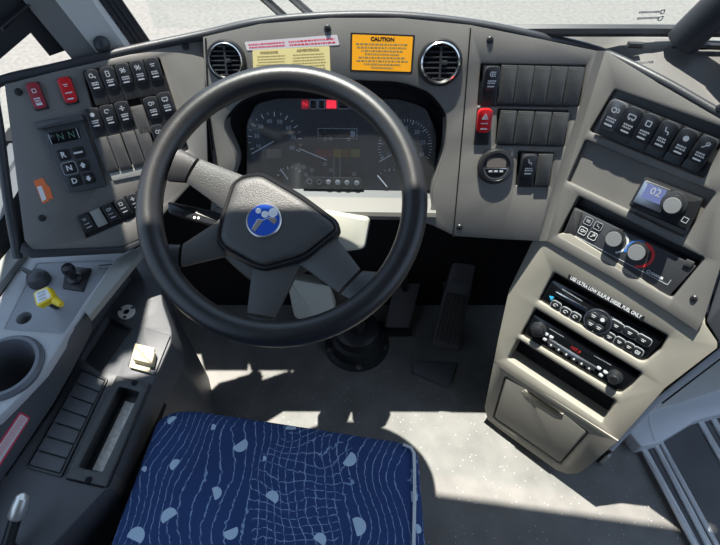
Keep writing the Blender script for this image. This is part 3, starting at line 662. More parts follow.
# ================================================================== CONTROLLER LYING IN THE TRAY
s = FR.sub(664, 205, -.013); hc = thing('heater_controller', 'small black controller with blue screen and silver knob in the tray', 'controller', s)
m = MB(); m.prism(rnd_poly(s.pxs([(644, 177), (703, 200), (687, 232), (628, 206)], .028), .004), .0004, .028, .004); build('case', m, BLK, hc)
fr_ = [(640, 187), (667, 197), (661, 210), (633, 199)]
m = MB(); m.prism(rnd_poly(s.pxs([(645, 180), (671, 190), (660, 213), (633, 202)], .030), .002), .026, .030, .001); build('screen_bezel', m, SILV, hc)
scq = s.pxs([(648, 183.5), (667, 190.6), (660, 205), (640.5, 197)], .031); m = MB(); m.prism(scq, .029, .0312); sb = build('screen', m, LCDB, hc)
a, b = V(scq[0]), V(scq[1]); rt = math.atan2(b.y - a.y, b.x - a.x); text('digits', '02', None, .019, sb, GREYP, .0314, s.px(655.5, 192.5, .0314), rt, 1.0)
kc = s.px(672.5, 205, .05); kr = 9.3 / scale(s)[0]; m = MB(); m.lathe([(kr * 1.35, .0275), (kr * 1.35, .032), (kr * 1.2, .033)], *kc, n=32); build('knob_collar', m, ROCK, hc)
m = MB(); m.lathe([(kr * 1.04, .030), (kr, .054), (kr * .9, .0565)], *kc, n=28); kb = build('knob', m, BLK, hc)
m = MB(); m.lathe([(kr * .9, .0563), (kr * .86, .0575), (.0004, .0578)], *kc, n=28); build('knob_cap', m, CAPG, kb)
m = MB(); q = s.px(685, 220, .028); m.path([(q[0] + a, q[1] + b) for a, b in rect(.009, .009)], .0012, .028, .0285, True); build('printed_symbol', m, GREYP, hc)
# ================================================================== CLIMATE PANEL
s = FR.sub(630, 250, -.045); cc = thing('climate_control', 'recessed climate control panel with two knobs and blue-red temperature arc', 'climate control', s)
hh = .037
m = MB(); m.prism(rnd_poly(s.pxs([(574, 207), (697, 266), (668, 297), (561, 240)], hh), .004), .0004, hh, .002); build('fascia', m, mat('climate_fascia', (.05, .052, .058), .45, bump=.2), cc)
for q_ in ([(574, 209), (582.5, 212), (574.5, 236), (565.5, 231)], [(687, 259), (695, 262.5), (690.5, 268), (683, 265)]):
    m = MB(); m.prism(rnd_poly(s.pxs(q_, hh + .003), .002), hh - .004, hh + .004, .001); build('end_cap', m, BLANK, cc)
m = MB(); m.path(s.pxs([(572.5, 234.5), (667.5, 284.8), (671, 280)], hh), .0014, hh, hh + .0005); build('edge_line', m, GREYP, cc)
a, b = V(s.px(574, 207, hh)), V(s.px(697, 266, hh)); rt = math.atan2(b.y - a.y, b.x - a.x)
for i, (x, y) in enumerate(((588.6, 221), (598.4, 226), (583, 230.6), (592.7, 235.8))):
    sb_ = s.sub(x, y, hh, rot=rt); m = MB(); m.prism(rnd_poly(rect(.0175, .0175), .004), -.001, .002, .0006); bt = build('button', m, BLK, cc, sb_)
    m = MB(); m.path(rnd_poly(rect(.0155, .0155), .0035), .0011, .002, .0024, True); glyph(m, ('fan', 'seat', 'loop', 'wiper')[i], .0085, 0, .002); build('button_symbol', m, WHT if i > 1 else GREYP, bt, sb_)
def climate_knob(x, y, rpx):
    c = s.px(x, y, hh + .022); r = rpx / scale(s)[0]
    m = MB(); m.lathe([(r * 1.08, hh - .001), (r * 1.02, hh + .019), (r * .93, hh + .0215)], *c, n=32); kb = build('knob', m, BLK, cc)
    m = MB(); m.lathe([(r * .93, hh + .0213), (r * .9, hh + .0223), (.0004, hh + .0225)], *c, n=32); build('knob_cap', m, CAPG, kb); return c, r
c, r = climate_knob(613.4, 239.2, 8.6); c2 = s.px(615.5, 241.5, hh)
m = MB(); m.annulus(r * 1.25, r * 1.5, hh, hh + .0006, *c2, n=20, a0=R(-60) , a1=R(110)); build('fan_arc', m, WHT, cc)
c, r = climate_knob(636.2, 252.6, 9.0); c2 = s.px(639, 254.5, hh)
m = MB(); m.annulus(r * 1.28, r * 1.68, hh, hh + .0006, *c2, n=14, a0=R(100), a1=R(200)); build('cold_arc', m, BLUP, cc)
m = MB(); m.annulus(r * 1.28, r * 1.6, hh, hh + .0006, *c2, n=20, a0=R(-75), a1=R(96)); build('hot_arc', m, REDP, cc)
q = s.px(648.5, 271.8, hh); m = MB(); m.path(circ(.0030, 12, *q), .0012, hh, hh + .0005, True); build('logo_mark', m, WHT, cc)
q = s.px(657, 276, hh); text('lettering', 'CARRIER', None, .0066, cc, WHT, hh + .0002, q, rt, .9, .0003)
# ================================================================== RADIO CONSOLE
root_o = at_z(540, 445, 0); s = FK
con = thing('radio_console', 'taupe plastic console tower holding two radios below the dashboard', 'console', Fr(root_o, (1, 0, 0), (0, 1, 0)))
FK2 = panel(41.5, 8, FK.pw(552, 399))
fold = [(494, 361), (618, 441)]
ko = FK.pxs([(536, 234), (509, 290), (498, 340), *fold, (665, 388), (717, 348), (717, 342), (700, 318), (615, 262), (570, 234)])
kb_ = FK2.pxs([(618, 441), (494, 361), (484.5, 408), (488, 420), (498, 428), (556, 470), (567, 474), (578, 473.5), (588, 467)])
sl1 = rnd_poly(FK.pxs([(553, 272.5), (668, 336.5), (660, 351), (646, 362), (640, 362), (538, 301)]), .005)
sl2 = rnd_poly(FK.pxs([(534.5, 308.5), (642, 374), (632, 386), (621, 394), (616, 393), (520, 335.5)]), .005)
sl3 = rnd_poly(FK.pxs([(517, 339.5), (616, 402), (602, 422.5), (507, 359)]), .005)
dr = [(505.5, 377.5), (526, 389), (530.5, 397), (556, 412.5), (563, 413), (587, 432.5), (560, 462.5), (494.5, 417)]
drp = rnd_poly(FK2.pxs(dr), .007)
drc = rnd_poly(FK2.pxs([(505, 376), (588.5, 432.5), (560, 464.5), (492.5, 417.5)]), .007)
m = MB(); m.plate(ko, [sl1, sl2, sl3], -.07, 0, .006, .0004); build('front', m, CONS, con, FK)
m = MB(); m.plate(kb_, [drc], -.06, 0, .004, .0004); build('lower_front', m, CONS, con, FK2)
m = MB(); m.prism(offset(ccw(ko), -.03), -.30, -.068); build('carcass', m, SIDE, con, FK)
m = MB(); m.prism(offset(ccw(kb_), -.03), -.26, -.058); build('lower_carcass', m, SIDE, con, FK2)
def slot_floor(hole, d, f=FK):
    m = MB(); m.prism(offset(ccw(hole), .006), -.068, -d); build('slot_liner', m, BLKM, con, f)
slot_floor(sl1, .030); slot_floor(sl2, .030); slot_floor(sl3, .055); slot_floor(drc, .014, FK2)
m = MB(); m.prism(drp, -.012, .001, .003); door = build('ashtray_door', m, mat('ashtray_door_plastic', (.24, .228, .20), .5, bump=.35, bscale=600), con, FK2)
m = MB(); m.prism(rnd_poly(FK2.pxs([(526, 389), (531, 397), (556, 412.5), (564, 413), (562, 417), (554, 416.5), (527, 400), (522, 391)]), .002), .0, .0045, .002); build('door_lip', m, CONS, door, FK2)
a, b = V(FK.px(553, 272.5)), V(FK.px(668, 336.5)); krot = math.atan2(b.y - a.y, b.x - a.x)
s = FK.sub(605, 298, 0, rot=krot); t = thing('fuel_notice', 'black strip with white fuel notice lettering above the upper radio', 'label', s)
m = MB(); m.prism(s.pxs([(569, 274.2), (645, 316.8), (643, 322), (567, 279)]), 0, .0006); build('backing', m, BLK, t)
q0, q1 = V(s.px(569.5, 277)), V(s.px(642.5, 318)); qa = math.atan2(q1.y - q0.y, q1.x - q0.x)
tx = text('lettering', 'USE ULTRA LOW SULFUR DIESEL FUEL ONLY', None, .0095, t, WHT, .0008, tuple((q0 + q1) / 2), qa, 1.0, .0003)
xs_ = [v.co.x for v in tx.data.vertices]; L0 = (q1 - q0).length * .97; w0 = math.hypot(max(xs_) - min(xs_), 0)
mid = (q0 + q1) / 2; kx = L0 / max(w0, 1e-6)
tx.data.transform(Matrix.Translation((mid.x, mid.y, 0)) @ Matrix.Rotation(qa, 4, 'Z') @ Matrix.Diagonal((kx, 1.15, 1, 1)) @ Matrix.Rotation(-qa, 4, 'Z') @ Matrix.Translation((-mid.x, -mid.y, 0)))
# upper unit
s = FK.sub(603, 317, -.030, rot=krot); hh = .022
ra = thing('disc_player', 'upper black radio unit with round four-button pad and chrome bar', 'radio', s)
m = MB(); m.prism(rnd_poly(s.pxs([(552, 279), (664, 340), (641, 364), (540, 301)], hh), .008), .0004, hh, .004); build('fascia', m, BLKG, ra)
m = MB(); m.prism(rnd_poly(s.pxs([(556, 291), (588, 308.5), (586, 312), (554, 294.5)], hh + .002), .0015), hh, hh + .004, .001); build('chrome_bar', m, CHRO, ra)
m = MB(); m.prism(s.pxs([(549, 296), (555, 297), (551, 300.5)], hh + .001), hh, hh + .0008); build('blue_mark', m, mat('cyan_print', (.05, .45, .75), .4), ra)
m = MB(); lines(m, s, [(566, 285), (585.5, 297), (584.5, 298.6), (565, 286.8)], 1, hh + .0001, seed=31); build('lettering', m, GREYP, ra)
m = MB(); lines(m, s, [(612, 311), (625, 318), (624, 320), (611, 313)], 1, hh + .0001, seed=32); build('lettering', m, GREYP, ra)
def round_btn(par, x, y, w, l, h, kind, mt=BLK, ol=True, sz=.010):
    f = s.sub(x, y, h, rot=0); m = MB(); m.prism(rnd_poly(rect(w, l), min(w, l) * .42), -.002, .004, .0015); b_ = build('button', m, mt, par, f)
    if ol: m = MB(); m.path(rnd_poly(rect(w * 1.08, l * 1.1), min(w, l) * .42), .0009, .0, .0022, True); build('button_ring', m, GREYP, b_, f)
    m = MB(); glyph(m, kind, sz, 0, .004)
    if m.v: build('button_symbol', m, WHT, b_, f)
pc = s.px(598, 321, hh); m = MB(); m.lathe([(.029, hh - .001), (.029, hh + .003), (.0265, hh + .0045)], *pc, n=36); build('pad', m, BLK, ra)
m = MB(); m.annulus(.0262, .0282, hh + .003, hh + .0052, *pc, n=40); build('pad_ring', m, SILV, ra)
for x, y, k_ in ((594, 315.5, 'bars'), (603, 319.3, 'globe'), (591, 323.3, 'bars'), (599, 327.6, 'bars')): round_btn(ra, x, y, .018, .017, hh + .004, k_, ROCK, False, .011)
for x, y in ((556, 306), (566, 312.5), (575.5, 317.5)): round_btn(ra, x, y - 1, .021, .017, hh, 'arc')
for x, y in ((616.5, 325.5), (630, 332.5), (643.5, 340)): round_btn(ra, x, y, .028, .018, hh, 'bars')
for x, y in ((609.5, 336.5), (619.5, 341.5), (629, 346.5), (637.5, 351.5)): round_btn(ra, x, y, .020, .018, hh, 'bars' if x < 635 else 'lamp')
# lower unit
s = FK.sub(580, 350, -.030, rot=krot)
rb = thing('car_radio', 'lower black radio with red digits and silver button row', 'radio', s)
m = MB(); m.prism(rnd_poly(s.pxs([(533.5, 314), (639, 378), (617, 395), (523, 336)], hh), .005), .0004, hh, .003); build('fascia', m, BLKG, rb)
dq = s.pxs([(561, 337), (594, 356.5), (589, 364), (556, 344.5)], hh); m = MB(); m.prism(dq, hh, hh + .0006); dp = build('display', m, BLKG, rb)
text('digits', '107.9', None, .011, dp, DIGR, hh + .0008, s.px(575.5, 349.6, hh), 0, 1, .0003)
m = MB(); m.prism(rnd_poly(s.pxs([(549, 338.5), (596, 367), (594, 371), (547, 342.5)], hh + .003), .001), hh - .001, hh + .004, .001); build('button_rail', m, SILV, rb)
for i in range(6):
    x, y = 551 + i * 7.6, 345.2 + i * 4.65; round_btn(rb, x, y, .0125, .009, hh, 'none', ROCK, False); 
    m = MB(); q = s.px(x, y, hh + .004); m.prism(rect(.0035, .004, *q), hh + .004, hh + .0044); build('numeral_mark', m, WHT, rb)
def radio_knob(x, y, r):
    q = s.px(x, y, hh + .012); m = MB(); m.lathe([(r * 1.2, hh - .001), (r * 1.15, hh + .006), (r, hh + .007), (r * .95, hh + .017), (r * .8, hh + .0185), (.0004, hh + .0185)], *q, n=26); kb = build('knob', m, BLK, rb)
    m = MB(); m.annulus(r * 1.12, r * 1.34, hh, hh + .005, *q, n=28); build('knob_ring', m, SILV, kb)
radio_knob(537, 331, .0135); radio_knob(614, 379, .0115)
for x, y in ((546.5, 334), (551.5, 337), (545, 339), (599, 368), (605.5, 372), (601, 375)): round_btn(rb, x, y, .010, .007, hh, 'bars', GREYP, False, .006)
m = MB(); lines(m, s, [(553, 324.5), (567.5, 333), (567, 334.3), (552.5, 325.8)], 1, hh + .0001, seed=41); lines(m, s, [(597, 351), (614, 360.5), (613.5, 361.7), (596.5, 352.2)], 1, hh + .0001, seed=42); build('lettering', m, GREYP, rb)
# ================================================================== STEERING WHEEL
W = FWH
wh = thing('steering_wheel', 'large black four-spoke steering wheel with blue round badge, turned off centre', 'steering wheel', W)
m = MB(); rt_ = .0205; ro_ = .235 - rt_; N = 96
m.loft([[(ro_ * math.cos(2 * math.pi * i / N) + rt_ * math.cos(a) * math.cos(2 * math.pi * i / N), ro_ * math.sin(2 * math.pi * i / N) + rt_ * math.cos(a) * math.sin(2 * math.pi * i / N), rt_ * 1.05 * math.sin(a)) for a in [2 * math.pi * k / 18 for k in range(18)]] for i in list(range(N)) + [0]], False, False)
build('rim', m, RUB, wh)
def spoke(q, hs, name='spoke', mt=PADM, th=(.016, .014, .014), steps=6):
    # q: pairs of photograph points along the spoke, hs: surface height over the rim plane, th: half thickness downwards
    m = MB(); rings = []
    secs = []
    for (a, b), h, t in zip(q, hs, th): secs.append((V(W.px(*a, h)), V(W.px(*b, h)), h, t))
    for i in range(len(secs) - 1):
        for k in range(steps + (1 if i == len(secs) - 2 else 0)):
            f = k / steps; A = secs[i][0].lerp(secs[i + 1][0], f); B = secs[i][1].lerp(secs[i + 1][1], f); h = secs[i][2] * (1 - f) + secs[i + 1][2] * f; t = secs[i][3] * (1 - f) + secs[i + 1][3] * f
            mid = (A + B) / 2; rg = []
            for (x, z) in ((-1, -.5), (-1, -.1), (-.86, .0), (-.6, .10), (0, .14), (.6, .10), (.86, 0), (1, -.1), (1, -.5), (.8, -.9), (0, -1), (-.8, -.9)):
                p = mid + (B - A) / 2 * x; rg.append((p.x, p.y, h - t * .14 + z * t))
            rings.append(rg)
    m.loft(rings); return build(name, m, mt, wh)
HP = -.012
spokes = [  # rim end, joint, pad end
    (((178, 147), (166, 179)), ((197.8, 157.3), (184.3, 180.4)), ((247, 176), (222, 208))),
    (((384, 272), (350, 299)), ((361.5, 270), (340, 293)), ((330, 229), (297, 262))),
    (((158, 243.5), (161, 272)), ((180.5, 244), (178.5, 266)), ((226, 214), (226, 254))),
    (((234, 331), (268, 334)), ((246, 314), (273.5, 319)), ((252, 262), (300, 264)))]
for r_, j_, p_ in spokes:
    e = tuple(tuple(V(j_[i]).lerp(V(r_[i]), .06)) for i in (0, 1)); g_ = tuple(tuple(V(j_[i]).lerp(V(p_[i]), .04)) for i in (0, 1))
    sp = spoke((g_, p_), (-.004, HP - .008), th=(.020, .028))
    spoke((r_, e), (.006, -.002), 'spoke_collar', RUB, (.020, .021))
po = [(230.5, 181.5), (241, 174), (262, 170.2), (302, 193.5), (338, 220), (341, 231), (305.5, 260), (265, 271), (254, 268.5), (221.5, 250.5), (214.8, 240), (217.5, 221)]
pp = rnd_poly(W.pxs(po, HP), .016, 5)
m = MB(); m.loft([[(a, b, -.055) for a, b in offset(ccw(pp), -.02)], [(a, b, HP - .02) for a, b in ccw(pp)], [(a, b, HP - .006) for a, b in ccw(pp)], [(a, b, HP) for a, b in offset(ccw(pp), -.004)], [(a, b, HP - .001) for a, b in offset(ccw(pp), -.007)], [(a, b, HP - .0035) for a, b in offset(ccw(pp), -.0085)]])
build('hub_cover', m, RUB, wh)
m = MB(); hb_ = ccw(rnd_poly(W.pxs([(212, 222), (215, 248), (234, 267), (254, 284), (291, 278), (312, 268), (341, 238), (330, 215), (262, 185)], -.028), .016)); m.loft([[(a, b, -.085) for a, b in offset(hb_, -.03)], [(a, b, -.05) for a, b in offset(hb_, -.006)], [(a, b, -.036) for a, b in hb_], [(a, b, -.029) for a, b in offset(hb_, -.003)], [(a, b, -.026) for a, b in offset(hb_, -.012)]]); build('hub_base', m, PADM, wh)
pi_ = offset(ccw(pp), -.0095); cx = sum(a for a, b in pi_) / len(pi_); cy = sum(b for a, b in pi_) / len(pi_)
m = MB(); sh_ = lambda f: [(cx + (a - cx) * f, cy + (b - cy) * f) for a, b in pi_]
m.loft([[(a, b, HP - .01) for a, b in pi_], [(a, b, HP + .002) for a, b in pi_], [(a, b, HP + .0045) for a, b in sh_(.975)], [(a, b, HP + .0065) for a, b in sh_(.92)], [(a, b, HP + .0075) for a, b in sh_(.8)]])
build('horn_pad', m, PADM, wh)
s = W.sub(264, 220.5, HP + .0074); kk = 1 / scale(s)[0]
m = MB(); m.lathe([(17.8 * kk, -.002), (17.8 * kk, .002), (16.8 * kk, .0032), (15.6 * kk, .003)], n=40); bd = build('badge', m, SILV, wh, s)
m = MB(); m.lathe([(15.8 * kk, .0005), (15.8 * kk, .0031), (10 * kk, .0036), (.0004, .0038)], n=40); build('badge_enamel', m, BLUE, bd, s)
def zp(x, y): return ((x - 305) / 7.79 * kk, -(y - 280) / 7.79 * kk)
m = MB()
for x, y, r in ((265, 207, 22), (316, 236, 28), (378, 226, 36)): m.prism(circ(r / 7.79 * kk, 22, *zp(x, y)), .002, .0043)
m.path([zp(*p) for p in ((215, 350), (262, 272), (300, 282), (330, 270), (365, 258), (405, 275))], .0008, .002, .0044); build('badge_white', m, WHT, bd, s)
m = MB(); m.prism([zp(*p) for p in ((215, 352), (265, 274), (303, 288), (240, 372))], .002, .0042); m.prism([zp(*p) for p in ((338, 276), (368, 262), (412, 285), (392, 320))], .002, .0042); build('badge_silver', m, SILV, bd, s)
# ================================================================== STEERING COLUMN
cb = Fr(at_z(357, 343, 0), (1, 0, 0), (0, 1, 0)); colu = thing('steering_column', 'steering column with ivory shroud, indicator stalk and round floor boot under the wheel', 'steering column', cb)
ax = -W.n
_pc = [W.px(270, 225, -.05)[k] for k in (0, 1)]; m = MB(); m.lathe([(.034, -.30), (.038, -.12), (.038, -.087)], *_pc, n=24); build('column_tube', m, SIDE, colu, W)
pA_ = W.o + ax * .28; pB = cb.o + V((0, 0, .10))
m = MB(); m.tube([pA_, pA_.lerp(pB, .5) + V((0, .0, .02)), pB], .026, 14); build('shaft', m, BLK, colu, IDF)
m = MB(); m.lathe([(.10, 0), (.10, .008), (.085, .012), (.078, .05), (.066, .054), (.066, .09), (.05, .10), (.0004, .102)], n=32); build('floor_boot', m, BLK, colu, cb)
for a in range(5):
    m = MB(); m.lathe([(.008, .011), (.008, .017), (.0004, .018)], .091 * math.cos(a * 1.257 - 1.5), .091 * math.sin(a * 1.257 - 1.5), n=8); build('boot_bolt', m, SILV, colu, cb)
F1 = panel(0, 45, V((0, .735, .62)))
m = MB(); m.prism(rnd_poly(F1.pxs([(322, 209), (371, 217), (365, 249), (345, 252), (318, 236)]), .012), -.09, 0, .01); build('shroud', m, SHRD, colu, F1)
F2 = panel(0, 38, V((0, .73, .40)))
m = MB(); m.prism(rnd_poly(F2.pxs([(286, 278), (330, 286), (335, 313), (318, 326), (294, 318)]), .01), -.07, 0, .006); build('lower_shroud', m, SHRD, colu, F2)
sp_ = [V((W.o + W.u * 0 + ax * .06)).lerp(W.pw(166, 205, -.05), f) for f in (.12, .3, .55, .8, .93, 1.0)]
F3 = W.sub(200, 212, -.05, along=((168, 205), (215, 217)))
m = MB(); stq = [(167, 201), (216, 211), (232, 218), (232, 229), (205, 223), (168, 212.5)]
m.prism(rnd_poly(F3.pxs(stq), .004), -.016, 0, .004); stk = build('indicator_stalk', m, BLK, colu, F3)
m = MB()
for x in (194.5, 198.5): m.prism(circ(.0024, 10, *F3.px(x, 217.5 + (x - 194) * .1)), .0, .0005)
build('stalk_mark', m, WHT, stk, F3)
# ================================================================== PEDALS
def pedal(name, label, quad, zb, phi, ridges, plate=None):
    c = at_z(*[(quad[2][i] + quad[3][i]) / 2 for i in (0, 1)], zb); f = panel(0, phi, c)
    base = Fr((c.x, c.y, 0), (1, 0, 0), (0, 1, 0)); t = thing(name, label, 'pedal', base)
    m = MB(); m.prism(rnd_poly(f.pxs(quad), .012), -.018, 0, .004); pd = build('pad', m, PEDM, t, f)
    if ridges:
        q = [V(f.px(*p)) for p in quad]
        for i in range(ridges):
            u_ = (i + .7) / (ridges + .4); a = q[0].lerp(q[1], u_); b = q[3].lerp(q[2], u_); m = MB(); m.stroke(a.lerp(b, .35), a.lerp(b, .92), .006, -.001, .005); build('tread_rib', m, BLANK, pd, f)
        m = MB(); m.prism(rnd_poly([tuple(q[0].lerp(q[3], y).lerp(q[1].lerp(q[2], y), x)) for x, y in ((.15, .2), (.85, .2), (.85, .34), (.15, .34))], .003), 0, .003, .001); build('wear_plate', m, TREAD, pd, f)
    else:
        q = [V(f.px(*p)) for p in quad]; m = MB(); m.stroke(q[1].lerp(q[2], .03), q[1].lerp(q[2], .97), .003, -.004, .002); build('metal_edge', m, BLANK, pd, f)
    top = f.w(*[((V(f.px(*quad[0])) + V(f.px(*quad[1]))) / 2)[i] for i in (0, 1)], -.01)
    m = MB(); m.tube([f.w(*[sum(V(f.px(*p))[i] for p in quad) / 4 for i in (0, 1)], -.012), V((c.x, .94, .14 if plate else .30))], .012, 8); build('lever', m, BLK, t, IDF)
    if plate: m = MB(); m.prism(rnd_poly(FF.pxs(plate), .006), .0, .012, .003); build('hinge_plate', m, TREAD, t, FF)
    else: m = MB(); m.box(-.05, -.012, .0, .05, .03, zb + .005, .003); build('heel_hinge', m, BLK, t)
pedal('brake_pedal', 'wide flat brake pedal hanging beside the steering column boot', [(404, 248), (427, 254), (408, 332), (384, 328)], .02, 48, 0)
pedal('accelerator_pedal', 'ribbed accelerator pedal on a hinge plate beside the radio console', [(453, 262), (476, 265), (459, 352), (431, 345)], .025, 42, 6, [(414, 362), (457, 364), (448, 389), (412, 374)])
# ================================================================== DRIVER SEAT
def seat_mat():
    m = bpy.data.materials.new('blue_moquette'); m.use_nodes = True; nt = m.node_tree; L = nt.links.new; b = nt.nodes['Principled BSDF']
    b.inputs['Roughness'].default_value = .9; b.inputs['Specular IOR Level'].default_value = .15
    tc = nt.nodes.new('ShaderNodeTexCoord'); sx = nt.nodes.new('ShaderNodeSeparateXYZ'); L(tc.outputs['Object'], sx.inputs[0])
    def M(op, a, c=None, d=None):
        n = nt.nodes.new('ShaderNodeMath'); n.operation = op
        for i, q in enumerate((a, c, d)):
            if q is None: continue
            if isinstance(q, (int, float)): n.inputs[i].default_value = q
            else: L(q, n.inputs[i])
        return n.outputs[0]
    def noise(scale, det=2.0):
        n = nt.nodes.new('ShaderNodeTexNoise'); n.inputs['Scale'].default_value = scale; n.inputs['Detail'].default_value = det; L(tc.outputs['Object'], n.inputs['Vector']); return n.outputs['Fac']
    wob = M('MULTIPLY', M('SUBTRACT', noise(5.5, 1.0), .5), .13); jit = M('MULTIPLY', M('SUBTRACT', noise(95, 1.0), .5), .0065)
    x = M('ADD', M('ADD', sx.outputs[0], wob), jit)
    ph = M('FRACT', M('MULTIPLY', x, 1 / .0150)); line = M('LESS_THAN', M('ABSOLUTE', M('SUBTRACT', ph, .5)), .048)
    y = M('ADD', M('ADD', sx.outputs[1], M('MULTIPLY', M('SUBTRACT', noise(7, 1.0), .5), .16)), M('MULTIPLY', jit, 1.6))
    ph2 = M('FRACT', M('MULTIPLY', y, 1 / .016)); line2 = M('LESS_THAN', M('ABSOLUTE', M('SUBTRACT', ph2, .5)), .045)
    dx = M('SUBTRACT', sx.outputs[0], .04); dy = M('SUBTRACT', sx.outputs[1], .12)
    blob = M('LESS_THAN', M('ADD', M('ADD', M('MULTIPLY', M('MULTIPLY', dx, dx), 75), M('MULTIPLY', M('MULTIPLY', dy, dy), 45)), M('MULTIPLY', noise(9), 1.5)), 1.25)
    line2 = M('MULTIPLY', line2, blob); ln = M('MAXIMUM', line, line2)
    br = M('GREATER_THAN', noise(150, 0), .42); ln = M('MULTIPLY', ln, M('ADD', M('MULTIPLY', br, .6), .4))
    dots = None
    for dx_, dy_, r_, a_ in DOTS:
        ex = M('SUBTRACT', sx.outputs[0], dx_); ey = M('SUBTRACT', sx.outputs[1], dy_)
        ind = M('LESS_THAN', M('ADD', M('MULTIPLY', ex, ex), M('MULTIPLY', ey, ey)), r_ * r_)
        cut = M('GREATER_THAN', M('ADD', M('MULTIPLY', ex, math.cos(a_)), M('MULTIPLY', ey, math.sin(a_))), -r_ * .35)
        d = M('MULTIPLY', ind, cut); dots = d if dots is None else M('MAXIMUM', dots, d)
    base = nt.nodes.new('ShaderNodeMix'); base.data_type = 'RGBA'; base.inputs['A'].default_value = (.021, .043, .125, 1); base.inputs['B'].default_value = (.032, .064, .18, 1); L(noise(9, 4), base.inputs['Factor'])
    m1 = nt.nodes.new('ShaderNodeMix'); m1.data_type = 'RGBA'; L(base.outputs['Result'], m1.inputs['A']); m1.inputs['B'].default_value = (.29, .41, .60, 1); L(M('MULTIPLY', ln, .75), m1.inputs['Factor'])
    m2 = nt.nodes.new('ShaderNodeMix'); m2.data_type = 'RGBA'; L(m1.outputs['Result'], m2.inputs['A']); m2.inputs['B'].default_value = (.42, .54, .66, 1); L(dots, m2.inputs['Factor'])
    L(m2.outputs['Result'], b.inputs['Base Color'])
    bp = nt.nodes.new('ShaderNodeBump'); bp.inputs['Strength'].default_value = .35; bp.inputs['Distance'].default_value = .001; L(noise(900, 2), bp.inputs['Height']); L(bp.outputs[0], b.inputs['Normal'])
    return m
ZS = .50
fe = [at_z(x, y, ZS - .012) for x, y in ((157, 420), (172, 411.5), (195, 410), (300, 426), (400, 441.5), (413, 447), (417, 455))]
be = [(.105, -.30), (-.45, -.30)]
seat_o = V((-.14, .12, 0)); SO = Fr(seat_o, (1, 0, 0), (0, 1, 0)); ST = Fr((-.14, .12, ZS), (1, 0, 0), (0, 1, 0))
DOTS = []
dq_ = [(172, 420, 5, 2.5), (213, 427.5, 3.5, 0), (241, 446, 7.5, -.9), (290.5, 427, 5.5, 1.6), (349, 460, 7.5, -.6), (176, 465.5, 5.5, 2.6), (216.5, 494.5, 6, .4), (170, 517, 7.5, 2.2), (136, 537, 8.5, 1.2), (232, 533, 6.5, -1.2), (272.5, 499, 6.5, 1.0), (357.5, 527.5, 8, .3), (413, 496, 5, 0), (143, 469, 3.5, 1), (264.5, 459.5, 2.5, 0), (320, 541, 6, 1), (418, 528, 4, 0)]
for x, y, r, a in dq_:
    p = at_z(x, y, ZS); DOTS.append((p.x - ST.o.x, p.y - ST.o.y, r * .87 / 510, a))
SEATM = seat_mat()
seat = thing('driver_seat', 'driver seat cushion in dark blue patterned fabric with pale dots', 'seat', SO)
ol = [(p.x - seat_o.x, p.y - seat_o.y) for p in fe] + [(a - seat_o.x, b - seat_o.y) for a, b in be]
ol = rnd_poly(ol, .03, 4)
m = MB(); rings = []
for h, d in ((-.13, -.02), (-.11, -.004), (-.06, .006), (-.03, .004), (-.014, -.001), (-.005, -.008), (-.001, -.018), (.0035, -.045), (.007, -.09), (.008, -.14)):
    o_ = offset(ccw(ol), d) if d > -.03 else None
    if o_ is None:
        f = 1 + d / .22; c_ = (sum(a for a, b in ol) / len(ol), sum(b for a, b in ol) / len(ol)); o_ = [(c_[0] + (a - c_[0]) * f, c_[1] + (b - c_[1]) * f) for a, b in ccw(ol)]
    rings.append([(a, b, h) for a, b in o_])
m.loft(rings); build('cushion', m, SEATM, seat, ST, sharp=60)
pp_ = [at_z(x, y, ZS + .001) for x, y in ((403, 444.5), (411, 447.5), (414, 453), (414.5, 470), (414.5, 500), (414, 530), (413.5, 560), (413, 600))]
m = MB(); m.tube(pp_, .0028, 8); build('piping', m, PIPE, seat, IDF)
m = MB(); m.box(-.20, -.40, .22, .20, .16, .369, .01); build('seat_frame', m, BLK, seat)
m = MB(); m.box(-.14, -.34, .0, .14, .06, .22, .02); build('pedestal', m, BLK, seat)
# ================================================================== DRIVER'S SIDE CONSOLE (dark) AND LEDGE (grey)
sd_o = Fr((-.45, .35, 0), (1, 0, 0), (0, 1, 0))
sd_ = thing('side_console', 'charcoal plastic side console running along the window side of the seat', 'console', sd_o)
tr1 = rnd_poly(FS.pxs([(108, 316.5), (132, 328), (100, 372), (81.5, 358)]), .006)
coin = rnd_poly(FS.pxs([(117, 377), (150.5, 384.5), (107, 487.5), (66, 478.5)]), .003)
oc = FS.pxs([(124, 262), (140, 250), (158, 266), (163, 303), (172, 330), (171.5, 342), (155, 379), (106, 489), (50, 548), (20, 600), (-60, 600), (-40, 545), (2, 478), (52, 402), (70, 368), (88, 322)])
m = MB(); m.plate(rnd_poly(oc, .010), [tr1, coin], -.09, 0, .004); build('top_panel', m, SIDE, sd_, FS)
m = MB(); m.prism(offset(ccw(oc), -.012), -.515, -.088); build('carcass', m, SIDE, sd_, FS)
m = MB(); m.prism(offset(ccw(tr1), .004), -.09, -.014); build('tray_floor', m, mat('tray_dark', (.028, .029, .032), .6), sd_, FS)
m = MB(); m.prism(offset(ccw(coin), .004), -.09, -.075); build('bin_floor', m, BLKM, sd_, FS)
m = MB(); m.path(FS.pxs([(92, 330), (73, 369), (55, 403), (6, 476)]), .003, -.001, .0012); build('panel_seam', m, BLKM, sd_, FS)
